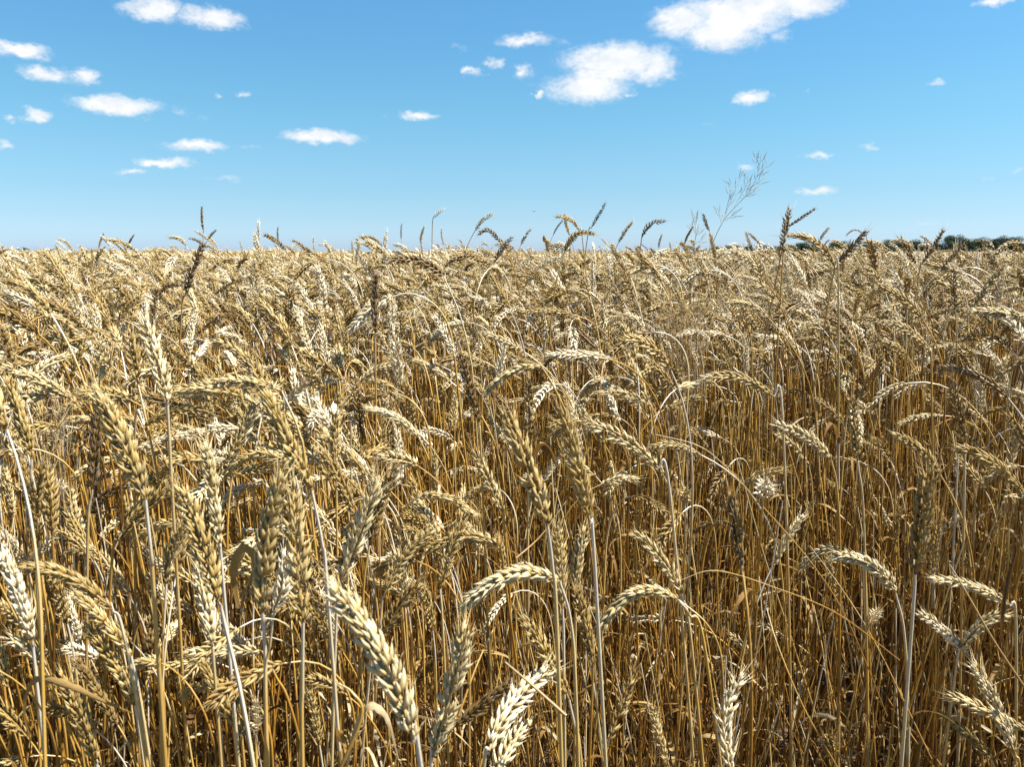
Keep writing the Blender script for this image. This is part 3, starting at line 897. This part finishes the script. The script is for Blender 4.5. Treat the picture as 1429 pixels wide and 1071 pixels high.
# ------------------------------------------------------------------ the rest of the crop: one object
V0 = MB()
vid = []                                   # variant id per vertex
def push(mbs, k):
    n0 = V0.n
    for mb, mt in mbs:
        if mb.n: V0.merge(mb, mat=mt)
    vid.append(np.full(V0.n - n0, k))
nv = 0
lod_ids = {}
KIND_P = ['upright'] * 5 + ['lean'] * 10 + ['bent'] * 14 + ['hang'] * 7
lod_ids[0] = []
for k, kd in enumerate(KIND_P):
    st, ea, lf, E = make_variant(np.random.default_rng(900 + k), 1, kd)
    push([(st, 0), (ea, 1), (lf, 2)], nv); lod_ids[0].append(nv); nv += 1
near_E = {}
lod_ids[1] = []
for k, kd in enumerate(['upright'] * 2 + ['lean'] * 4 + ['bent'] * 7 + ['hang'] * 3):
    st, ea, lf, E = make_variant(np.random.default_rng(1300 + k), 2, kd)
    push([(st, 0), (ea, 1)], nv); lod_ids[1].append(nv); nv += 1
# tillers: bare straw and leaves that fill the lower storey
lod_ids[2] = []
for k in range(10):
    r = np.random.default_rng(1700 + k); st, lf = MB(), MB()
    for j in range(9):
        hgt = r.uniform(.35, .76); q = np.array([r.normal(0, .05), r.normal(0, .05), 0]); ln = r.normal(0, .07 if j else .25, 2)
        P = np.array([q + np.array([ln[0] * s, ln[1] * s, hgt * s]) + np.array([.01 * math.sin(s * 5 + j), 0, 0]) for s in np.linspace(0, 1, 6)])
        tube(st, P, np.linspace(.0017, .0008, 6), 5, 0, r.random(), 0, .8)
        for q_ in range(1 if j % 2 else 0):
            z = r.uniform(.1, .95); dry_leaf(lf, P[int(z * 5)], r.random() * 6.28, r.uniform(.06, .20), r.uniform(.002, .006), r, r.uniform(.5, 1.5))
    push([(st, 0), (lf, 2)], nv); lod_ids[2].append(nv); nv += 1
# clumps for the middle and far distance
def simple_plant(r, far):
    st, ea, lf, E = make_variant(r, 2, KIND_P[int(r.integers(len(KIND_P)))])
    return st, ea
lib = [simple_plant(np.random.default_rng(2100 + k), 1) for k in range(14)]
def rough_ear(mb, E, r, mat):
    """far ear: a knobbly spindle"""
    n = len(E); w = np.interp(np.linspace(0, 1, n), [0, .15, .6, 1], [.003, .0062, .006, .0015]) * r.uniform(.85, 1.15, n) * (1 + .3 * (np.arange(n) % 2))
    tube(mb, E, w, 4, mat, r.random())
def clump(r, size, count, lowstem, simple):
    st, ea = MB(), MB()
    for j in range(count):
        T = np.eye(4); a = r.normal(0, .8); sc = np.clip(r.normal(1, .06) + (abs(r.normal(0, .05)) if r.random() < .05 else 0), .8, 1.16)
        T[:3, :3] = np.array([[math.cos(a), -math.sin(a), 0], [math.sin(a), math.cos(a), 0], [0, 0, 1]]) * sc
        T[:3, 3] = [r.uniform(-.5, .5) * size, r.uniform(-.5, .5) * size, 0]
        if simple:
            P, E = plant_curve(.82, R(r.uniform(-3, 5)), R(r.uniform(5, 90)), R(r.uniform(20, 140)), .088, r, 10)
            P = P[[0, 6, -1]] if lowstem else P[[-3, -1]]
            s_, e_ = MB(), MB(); tube(s_, P, .0016, 3, 0, r.random()); rough_ear(e_, E[::2] if size > 1 else E, r, 1)
        else:
            s_, e_ = lib[int(r.integers(len(lib)))]
        st.merge(s_, T); ea.merge(e_, T)
    return st, ea
lod_ids[3] = []
for k in range(6):
    st, ea = clump(np.random.default_rng(2500 + k), .6, 90, True, True)
    push([(st, 0), (ea, 1)], nv); lod_ids[3].append(nv); nv += 1
lod_ids[4] = []
for k in range(5):
    st, ea = clump(np.random.default_rng(2700 + k), 2.4, 330, False, True)
    push([(ea, 1)], nv); lod_ids[4].append(nv); nv += 1

# scatter points
STUFF_T = [0, .05, .1, .2, .3, .3, .4, .4, .45, .5, .5, .55, .6, .65, .7]
pts, rots, scs, tns, pvs = [], [], [], [], []
r = np.random.default_rng(5)
def scatter(ids, x, y, rz_sd, sc_m, sc_sd, tilt=.04, tone=None, tall=True):
    n = len(x)
    for i in range(n):
        pts.append((x[i], y[i], 0)); a = r.normal(0, rz_sd) if r.random() < .8 else r.uniform(-3.14, 3.14)
        rots.append((r.normal(0, tilt), r.normal(0, tilt), a)); s = float(np.clip(r.normal(sc_m, sc_sd) + (np.interp(y[i], [.9, 1.6, 2.6, 5, 9], [0, .035, .095, .085, .035]) if tall == 2 else 0) + (abs(r.normal(.02, .10)) if r.random() < .12 and tall else 0), .7, 1.32)); s = min(s, (EYE + .036 * math.hypot(x[i], y[i])) / .90); scs.append((s, s, s))
        tns.append(float(np.clip(STUFF_T[int(r.integers(len(STUFF_T)))] + r.normal(0, .06), 0, .80)))
        pvs.append(ids[int(r.integers(len(ids)))])
def wedge(n, d0, d1, half=R(46)):
    rr = np.sqrt(r.uniform(d0 ** 2, d1 ** 2, n)); a = r.uniform(-half, half, n)
    return rr * np.sin(a), rr * np.cos(a)
def dens(d0, d1, per, half=R(46)): return int(half * (d1 ** 2 - d0 ** 2) * per)
# stalks beyond the individually built front rows (full shapes)
x, y = wedge(dens(.4, 3.6, 500), .4, 3.6)
px = 714.5 + x / y * FPX
keep = []
lim2 = near_limit(px)
# the front zone belongs to the individually built stalks inside the frame
for i in range(len(x)):
    inframe = -60 < px[i] < 1490
    if y[i] < lim2[i] or (inframe and y[i] < 1.16 and r.random() < (1.0 if y[i] < lim2[i] + .06 else (.15 if px[i] < 620 else .5))): continue
    if np.hypot(x[i], y[i]) < .45: continue
    keep.append(i)
x, y = x[keep], y[keep]
# short secondary stalks packed between the front ones on the left
xs, ys = wedge(260, .58, 1.15, R(36)); ps = 714.5 + xs / ys * FPX; k_ = (ps < 680) & (ys > near_limit(ps) + .04)
n_short = int(k_.sum())
# keep tall stuff off the stalks read from the photograph
n0 = len(pts)
scatter(lod_ids[0], x, y, .75, .985, .075, tall=2)
scatter(lod_ids[0], xs[k_], ys[k_], 1.2, .84, .08, .08, tall=False)
xs, ys = wedge(420, 1.05, 1.9, R(36)); k_ = (714.5 + xs / ys * FPX) > 560
scatter(lod_ids[0], xs[k_], ys[k_], 1.0, .87, .07, .07, tall=False)
drop = []
for i in range(n0, len(pts)):
    s = scs[i][0]; X, Y = pts[i][0], pts[i][1]
    if Y > 2.6: continue
    a = rots[i][2]
    for (off, z) in ((0.02, .80), (.05, .84), (.09, .82)):
        ex, ey, ed = proj(np.array([X - math.cos(a) * off * s, Y - math.sin(a) * off * s, z * s]))
        if blocked(ex, ey, ed, .022 if ex < 650 else .034): drop.append(i); break
drop = set(drop)
idx = [i for i in range(len(pts)) if i not in drop]
pts = [pts[i] for i in idx]; rots = [rots[i] for i in idx]; scs = [scs[i] for i in idx]; tns = [tns[i] for i in idx]; pvs = [pvs[i] for i in idx]
print('near stuff', len(pts), 'dropped', len(drop), 'heroes', NH, 'fill', len(cands))
# lower storey everywhere, also between the front stalks
x, y = wedge(dens(.55, 3.2, 120), .55, 3.2)
px = 714.5 + x / y * FPX; k = y > near_limit(px) * .98; x, y = x[k], y[k]
scatter(lod_ids[2], x, y, 2.0, .95, .10, .10)
x, y = wedge(dens(3.6, 9, 330), 3.6, 9); scatter(lod_ids[1], x, y, .75, .985, .07, tall=2)
x, y = wedge(dens(9, 40, 3.1), 9, 40); scatter(lod_ids[3], x, y, .35, 1.01, .04, .02)
x, y = wedge(dens(38, 330, .26, R(42)), 38, 330, R(42)); scatter(lod_ids[4], x, y, .35, .99, .03, .005)
# mesh: variants followed by the scatter points
npt = len(pts)
nV = V0.n
V0.V.append(np.array(pts)); V0.G.append(np.zeros((npt, 3))); V0.n += npt
crop_me = V0.mesh('wheat_crop', [STEM, EAR, LEAF])
def setattr_(name, typ, arr, key):
    a = crop_me.attributes.new(name, typ, 'POINT'); a.data.foreach_set(key, np.ascontiguousarray(arr).ravel())
setattr_('vv', 'INT', np.concatenate([np.concatenate(vid), np.full(npt, -1)]).astype(np.int32), 'value')
setattr_('pv', 'INT', np.concatenate([np.full(nV, -1), np.array(pvs)]).astype(np.int32), 'value')
setattr_('rot', 'FLOAT_VECTOR', np.concatenate([np.zeros((nV, 3)), np.array(rots)]), 'vector')
setattr_('scl', 'FLOAT_VECTOR', np.concatenate([np.ones((nV, 3)), np.array(scs)]), 'vector')
setattr_('tone', 'FLOAT', np.concatenate([np.zeros(nV), np.array(tns)]), 'value')
crop = bpy.data.objects.new('wheat_crop', crop_me); COL.objects.link(crop)
tag(crop, 'dense ripe wheat filling the field back to the horizon', None, kind='stuff')
ng = bpy.data.node_groups.new('crop_scatter', 'GeometryNodeTree')
ng.interface.new_socket('Geometry', in_out='INPUT', socket_type='NodeSocketGeometry')
ng.interface.new_socket('Geometry', in_out='OUTPUT', socket_type='NodeSocketGeometry')
gi = ng.nodes.new('NodeGroupInput'); go = ng.nodes.new('NodeGroupOutput'); join = ng.nodes.new('GeometryNodeJoinGeometry')
ng.links.new(join.outputs[0], go.inputs[0])
def named(nm, typ):
    n = ng.nodes.new('GeometryNodeInputNamedAttribute'); n.data_type = typ; n.inputs[0].default_value = nm; return n.outputs[0]
a_vv, a_pv = named('vv', 'INT'), named('pv', 'INT'); a_rot, a_scl = named('rot', 'FLOAT_VECTOR'), named('scl', 'FLOAT_VECTOR')
def eq(a, k):
    n = ng.nodes.new('FunctionNodeCompare'); n.data_type = 'INT'; n.operation = 'EQUAL'
    ii = [i for i in n.inputs if i.enabled and i.type == 'INT']; ng.links.new(a, ii[0]); ii[1].default_value = k
    return n.outputs[0]
def separate(sel, geo):
    n = ng.nodes.new('GeometryNodeSeparateGeometry'); n.domain = 'POINT'; ng.links.new(geo, n.inputs[0]); ng.links.new(sel, n.inputs[1]); return n.outputs[0]
ptsg = separate(eq(a_vv, -1), gi.outputs[0])
for k in range(nv):
    var = separate(eq(a_vv, k), gi.outputs[0])
    iop = ng.nodes.new('GeometryNodeInstanceOnPoints')
    ng.links.new(ptsg, iop.inputs['Points']); ng.links.new(eq(a_pv, k), iop.inputs['Selection'])
    ng.links.new(var, iop.inputs['Instance']); ng.links.new(a_rot, iop.inputs['Rotation']); ng.links.new(a_scl, iop.inputs['Scale'])
    ng.links.new(iop.outputs[0], join.inputs[0])
md = crop.modifiers.new('scatter', 'NODES'); md.node_group = ng

# ------------------------------------------------------------------ loose straws and weeds
def straw(pix, d, rad, label, tone=.3, mat=None, name='loose_straw', cat='straw'):
    n = len(pix); P = catmull([unproj(x, y, d + dd) for (x, y, dd) in pix], 8)
    root = P[0].copy(); mb = MB(); tube(mb, P - root, np.linspace(rad, rad * .45, len(P)), 6, 0, .6, .2, 1)
    o = mb.obj(name, [mat or STEM]); o.location = root; o['tone'] = tone
    tag(o, label, cat, 'loose bent straws lying across the standing stalks')
straw([(916, 607, 0), (971, 621, 0), (1007, 646, 0), (1057, 699, 0), (1133, 787, .0), (1184, 869, .02), (1238, 1000, .06)][::-1], .85, .0007, 'long thin straw slanting from centre down to the lower right')
straw([(1255, 922, .1), (1170, 858, .04), (1085, 822, .02), (1000, 797, .0), (945, 812, .0)], .80, .0007, 'thin straw arching flat across the stalks, right of centre')
straw([(1440, 975, 0), (1390, 900, 0), (1350, 830, .01), (1325, 788, .02)], .70, .0012, 'dark straw slanting down to the right edge, lower right', 1.0)
straw([(1010, 975, 0), (1005, 910, 0), (985, 870, .0), (948, 838, .01)], .75, .0011, 'bent yellow stem curving down beside the arched bristly ear')
straw([(1170, 1075, 0), (1120, 985, 0), (1085, 900, .02), (1070, 850, .05)], .72, .0008, 'fine pale straw slanting left up from the bottom edge')
straw([(470, 1085, 0), (505, 1000, 0), (492, 968, .0), (472, 955, .01)], .5, .0013, 'short bent straw hooked over at the bottom edge, left of centre')
straw([(790, 1000, 0), (740, 955, .01), (705, 925, .02)], .55, .0013, 'stiff brown straw slanting behind the white-tipped ear', .95)
straw([(720, 780, 0), (755, 748, .02), (790, 700, .03)], .8, .0010, 'brown straw slanting up right below the big central ear', .95)
straw([(1300, 1060, 0), (1225, 905, .05), (1180, 830, .08), (1130, 762, .1)], .85, .0008, 'pale straight straw crossing the lower right stems')
straw([(640, 1000, 0), (665, 930, .02), (688, 880, .04)], .62, .0009, 'grey straw standing between the bottom centre ears', .6)

def weed(name, main, d, label, branches, r, rad=.0011, pod=.014, tone=.5):
    root_p = unproj(*main[0], d); root_p = np.array([root_p[0], root_p[1], 0.0])
    e = bpy.data.objects.new(name, None); COL.objects.link(e); e.location = root_p; e.empty_display_size = .03
    P3 = [root_p] + [unproj(x, y, d) for x, y in main]
    def pods(mb, C, start, n, L):
        for k in range(n):
            i = int(len(C) * (start + (1 - start) * k / n)); i = min(i, len(C) - 2)
            tdir = norm(C[i + 1] - C[i]); sd = norm(np.cross(tdir, [0, 1, 0]) * (1 if k % 2 else -1) + r.normal(0, .35, 3))
            dr = norm(tdir * 1.2 + sd * .55); l = L * r.uniform(.7, 1.25)
            q = [C[i], C[i] + norm(tdir * .4 + sd) * l * .25, C[i] + norm(tdir * .4 + sd) * l * .25 + dr * l * .5, C[i] + norm(tdir * .4 + sd) * l * .25 + dr * l + tdir * l * .15]
            tube(mb, q, [.0003, .0004, .00065, .0002], 4, 0, r.random())
    C = catmull(P3, 10); mb = MB(); tube(mb, C - root_p, np.linspace(rad * 1.3, rad * .35, len(C)), 5, 0, .6)
    o = mb.obj('stem', [WEED], e); o['tone'] = tone
    pb = MB(); n = len(C); pods(pb, C - root_p, .62, 12, pod)
    for br in branches:
        Cb = catmull([unproj(x, y, d + r.normal(0, .01)) for x, y in br], 8) - root_p
        bb = MB(); tube(bb, Cb, np.linspace(rad * .6, rad * .25, len(Cb)), 4, 0, .6)
        o = bb.obj('branch', [WEED], e); o['tone'] = tone
        pods(pb, Cb, .25, max(3, len(Cb) // 4), pod)
    o = pb.obj('seed_pods', [WEED], e); o['tone'] = tone
    tag(e, label, 'weed')
r = np.random.default_rng(3)
weed('dried_weed', [(975, 420), (992, 348), (1010, 308), (1028, 287), (1040, 274), (1052, 256), (1059, 236), (1062, 216)], 1.7,
     'tall wispy leafless weed with thin upward pods standing far above the skyline',
     [[(1008, 312), (1017, 287), (1026, 266), (1033, 248), (1039, 236)], [(1012, 299), (1018, 274), (1019, 260), (1016, 254)],
      [(1024, 290), (1034, 272), (1042, 258), (1044, 244)], [(1012, 308), (1022, 301), (1028, 298)], [(1050, 260), (1062, 252), (1068, 242)],
      [(1056, 247), (1066, 236), (1072, 222)], [(1036, 278), (1048, 268), (1060, 260)], [(1007, 315), (1004, 300), (1001, 288)], [(1058, 238), (1056, 226), (1056, 214)]], r, .0008, .017, .8)
weed('dried_weed', [(968, 420), (969, 350), (971, 330), (970, 312), (969, 300)], 1.8,
     'short wispy leafless weed standing between the two brown skyline ears right of centre',
     [[(970, 332), (976, 322), (984, 313)], [(970, 340), (980, 334), (986, 327)], [(970, 325), (966, 318), (962, 312)]], r, .0007, .014, .8)

def tangle(cx, cy, rx, ry, d, n, label, seed, tone=.0):
    """dry weed with a bush of hair-fine branchlets"""
    r = np.random.default_rng(seed); base = unproj(cx, cy + ry, d); base[2] = 0
    e = bpy.data.objects.new('tangled_weed', None); COL.objects.link(e); e.location = base
    top = unproj(cx, cy, d) - base
    mb = MB(); C = bez(np.zeros(3), np.array([0, 0, top[2] * .4]), top * [.5, .5, .8], top, 12); tube(mb, C, np.linspace(.0018, .0008, 12), 5, 0, .4)
    o = mb.obj('stem', [WEED], e); o['tone'] = tone
    tw = MB(); k = d / FPX
    for j in range(n):
        p = C[int(r.integers(6, 12))]
        a = r.uniform(-3.14, 3.14); rr = math.sqrt(r.random())
        q = top + np.array([math.cos(a) * rx * k * rr, r.normal(0, .03), math.sin(a) * ry * k * rr])
        m1 = p + (q - p) * .5 + r.normal(0, .02, 3); e2 = q + r.normal(0, .015, 3) + np.array([0, 0, -.01])
        tube(tw, bez(p, m1, q, e2, 7), np.linspace(.0006, .00022, 7), 3, 0, r.random())
        for w in range(4):
            s = q + (m1 - q) * r.random() * .7; f = s + norm(r.normal(0, 1, 3)) * r.uniform(.008, .022)
            tube(tw, [s, .5 * (s + f) + r.normal(0, .002, 3), f], [.0003, .00025, .0004], 3, 0, r.random())
    o = tw.obj('twigs', [WEED], e); o['tone'] = tone
    tag(e, label, 'weed')
tangle(955, 432, 62, 42, 1.62, 95, 'bushy tangle of hair-fine dry golden twigs above the two nested arched ears', 8)
tangle(1075, 392, 32, 26, 2.0, 60, 'reddish fuzzy dry weed tuft below the tall brown skyline ear', 9, .25)
tangle(70, 575, 60, 45, 1.0, 45, 'grey hair-fine dry grass spray between the left edge ears', 10, .1)

# broad withered leaves close to the camera
def big_leaf(pix, d, w, label, seed, twist=.6, rand=.6):
    P = catmull([unproj(x, y, d + dd) for (x, y, dd) in pix], 6); r = np.random.default_rng(seed)
    root = P[0].copy(); mb = MB(); s = np.linspace(0, 1, len(P))
    ribbon(mb, P - root, w * .5 * np.interp(s, [0, .2, .6, 1], [.5, .9, 1, .08]), np.array([.2, -.5, 1.]), 0, rand, twist, .75)
    o = mb.obj('withered_leaf', [LEAF]); o.location = root
    tag(o, label, 'leaf', 'withered leaves curling between the stalks')
big_leaf([(42, 1040, 0), (32, 990, 0), (45, 950, -.01), (90, 956, -.02), (140, 978, -.01), (188, 998, .02)], .62, .0055, 'withered leaf folded over like a hairpin, lower left corner', 1, .3)
big_leaf([(330, 850, .02), (322, 800, 0), (338, 768, -.01), (352, 790, -.01), (340, 830, 0)], .66, .009, 'broad curled tan leaf hanging between upright ears, lower left', 2, 1.0)
big_leaf([(478, 1100, 0), (490, 1030, 0), (510, 985, -.01), (540, 1000, -.01), (556, 1060, 0)], .62, .007, 'pale leaf looping over at the bottom edge, left of the largest ear', 3, .4, .9)
big_leaf([(745, 640, .02), (756, 622, 0), (768, 630, 0), (778, 655, .01)], .95, .008, 'small rust-brown curled leaf beside the big central ear', 5, .8, .1)
big_leaf([(1396, 890, .0), (1399, 850, 0), (1410, 800, 0), (1427, 745, 0)], .40, .0024, 'dark shrivelled leaf out of focus at the right edge', 6, 1.4, .0)

# ------------------------------------------------------------------ insect
e = bpy.data.objects.new('flying_insect', None); COL.objects.link(e); e.location = unproj(746, 295, 1.5)
mb = MB(); tube(mb, [[-.0028, 0, -.0002], [-.0022, 0, 0], [-.001, 0, .0002], [.0003, 0, .0003], [.0012, 0, .0004], [.0018, 0, .0002], [.0023, 0, 0]], [.0002, .0006, .0008, .0005, .0008, .0006, .0002], 8)
mb.obj('body', [BUG], e)
for s in (-1, 1):
    mb = MB(); ribbon(mb, [[.0004, s * .0004, .0008], [.0001, s * .0016, .0016], [-.0006, s * .0034, .0022], [-.0012, s * .0044, .0024]], [.0003, .0008, .0009, .0002], np.array([1., 0, 0]), 0, .5, 0, .05)
    mb.obj('wing', [WING], e)
tag(e, 'tiny dark insect flying in the blue sky above the skyline centre', 'insect')

# ------------------------------------------------------------------ trees on the horizon
def tree_meshes(seed, slender=1.0):
    r = np.random.default_rng(seed); tr, cr = MB(), MB()
    Ht = 1.0
    tube(tr, [[0, 0, 0], [.01, 0, .15], [-.01, .01, .35], [.01, 0, .6], [0, 0, .8]], [.035, .028, .022, .014, .005], 7)
    lobes = []
    for k in range(18):
        a = r.uniform(0, 6.28); z = r.uniform(.13, .86); rr = .33 * slender * math.sin(min(1, (1.02 - z) / .55) * 1.5) * r.uniform(.4, 1)
        c = np.array([math.cos(a) * rr, math.sin(a) * rr, z]); lobes.append((c, r.uniform(.12, .21)))
        tube(tr, [[0, 0, z * .55], .5 * np.array([c[0], c[1], z * 1.4]), c], [.013, .009, .004], 5)
    Vs, Fs, Gs = [], [], []
    for c, rad in lobes:
        n = 210; lr = r.random()
        u = norm(r.normal(0, 1, (n, 3))); dist = rad * r.uniform(.45, 1.08, n) ** .6
        p = c + u * dist[:, None] * np.array([1.1, 1.1, .85])
        s = r.uniform(.012, .026, n)[:, None]
        a1 = norm(np.cross(u + r.normal(0, .5, (n, 3)), r.normal(0, 1, (n, 3)))); a2 = norm(np.cross(a1, u + r.normal(0, .4, (n, 3))))
        q = np.stack([p - a1 * s, p - a2 * s * .7, p + a1 * s, p + a2 * s * .7], 1).reshape(-1, 3)
        g = np.zeros((n * 4, 3)); g[:, 1] = np.repeat(np.clip(.5 * lr + .5 * r.random(n), 0, 1), 4)
        cr.add(q, np.arange(n * 4).reshape(-1, 4), g)
    return tr.mesh('trunk', [BARK]), cr.mesh('crown', [FOL])
TM = [tree_meshes(40 + k, [1, 1.25, .8, 1.1, .65, 1.3][k]) for k in range(6)]
src = {}
def tree(px, top_y, d, k, wide, label, grp):
    base = unproj(px, 349, d); z = unproj(px, top_y, d)[2]
    if k in src:
        s = src[k]; e = s.copy(); COL.objects.link(e)
        for ch in s.children:
            c = ch.copy(); COL.objects.link(c); c.parent = e
    else:
        e = bpy.data.objects.new('tree', None); COL.objects.link(e)
        for nm, me in zip(('trunk', 'crown'), TM[k]):
            o = bpy.data.objects.new(nm, me); COL.objects.link(o); o.parent = e
        src[k] = e
    e.location = (base[0], base[1], 0); e.scale = (z * wide, z * wide, z); e.rotation_euler = (0, 0, random.uniform(0, 6.28))
    tag(e, label, 'tree', grp)
G1, G2, G3 = 'dark trees at the right end of the tree line', 'distant trees strung along the horizon', 'far trees at the left end of the horizon'
near_trees = [(1318, 329), (1327, 326), (1337, 327), (1347, 332), (1356, 333), (1364, 331), (1373, 330), (1382, 333), (1391, 331), (1400, 328), (1408, 329), (1416, 331), (1425, 329), (1434, 330)]
sz = ['round-crowned', 'broad', 'slim', 'bushy', 'narrow', 'wide']
for i, (x, y) in enumerate(near_trees):
    k = [3, 0, 1, 4, 2, 0, 3, 5, 4, 1, 0, 2, 3, 1][i]
    tree(x, y, 420 + (i % 3) * 12, k, 1.15, f'{sz[k]} dark green tree in the right-end row on the horizon, {(ORD + ["eleventh", "twelfth", "thirteenth", "fourteenth"])[i]} from its left', G1)
far_x = [(1000, 343), (1012, 342), (1022, 341), (1032, 342), (1044, 343), (1056, 342), (1068, 341), (1080, 343), (1092, 342), (1106, 341), (1118, 338), (1128, 337), (1138, 339), (1150, 341), (1166, 337), (1174, 336), (1186, 340), (1200, 341), (1212, 338), (1222, 340), (1234, 337), (1243, 334), (1252, 337), (1262, 336), (1271, 334), (1279, 336), (1287, 336), (1296, 341), (1305, 340)]
NTH = ['first', 'second', 'third', 'fourth', 'fifth', 'sixth', 'seventh', 'eighth', 'ninth', 'tenth', 'eleventh', 'twelfth', 'thirteenth', 'fourteenth', 'fifteenth', 'sixteenth', 'seventeenth', 'eighteenth', 'nineteenth', 'twentieth',
       'twenty-first', 'twenty-second', 'twenty-third', 'twenty-fourth', 'twenty-fifth', 'twenty-sixth', 'twenty-seventh', 'twenty-eighth', 'twenty-ninth']
for i, (x, y) in enumerate(far_x):
    k = (i * 5 + 2) % 6
    tree(x, y, 560 + (i % 4) * 25, k, 2.2, f'small {sz[k]} tree in the long low row on the horizon, {NTH[i]} from its left', G2)
for i, (x, y) in enumerate([(4, 344), (24, 346), (34, 345), (62, 347), (72, 347)]):
    k = (i * 2 + 1) % 6
    tree(x, y, 620, k, 1.4, f'tiny {sz[k]} far tree on the horizon at far left, {ORD[i]} from the left edge', G3)
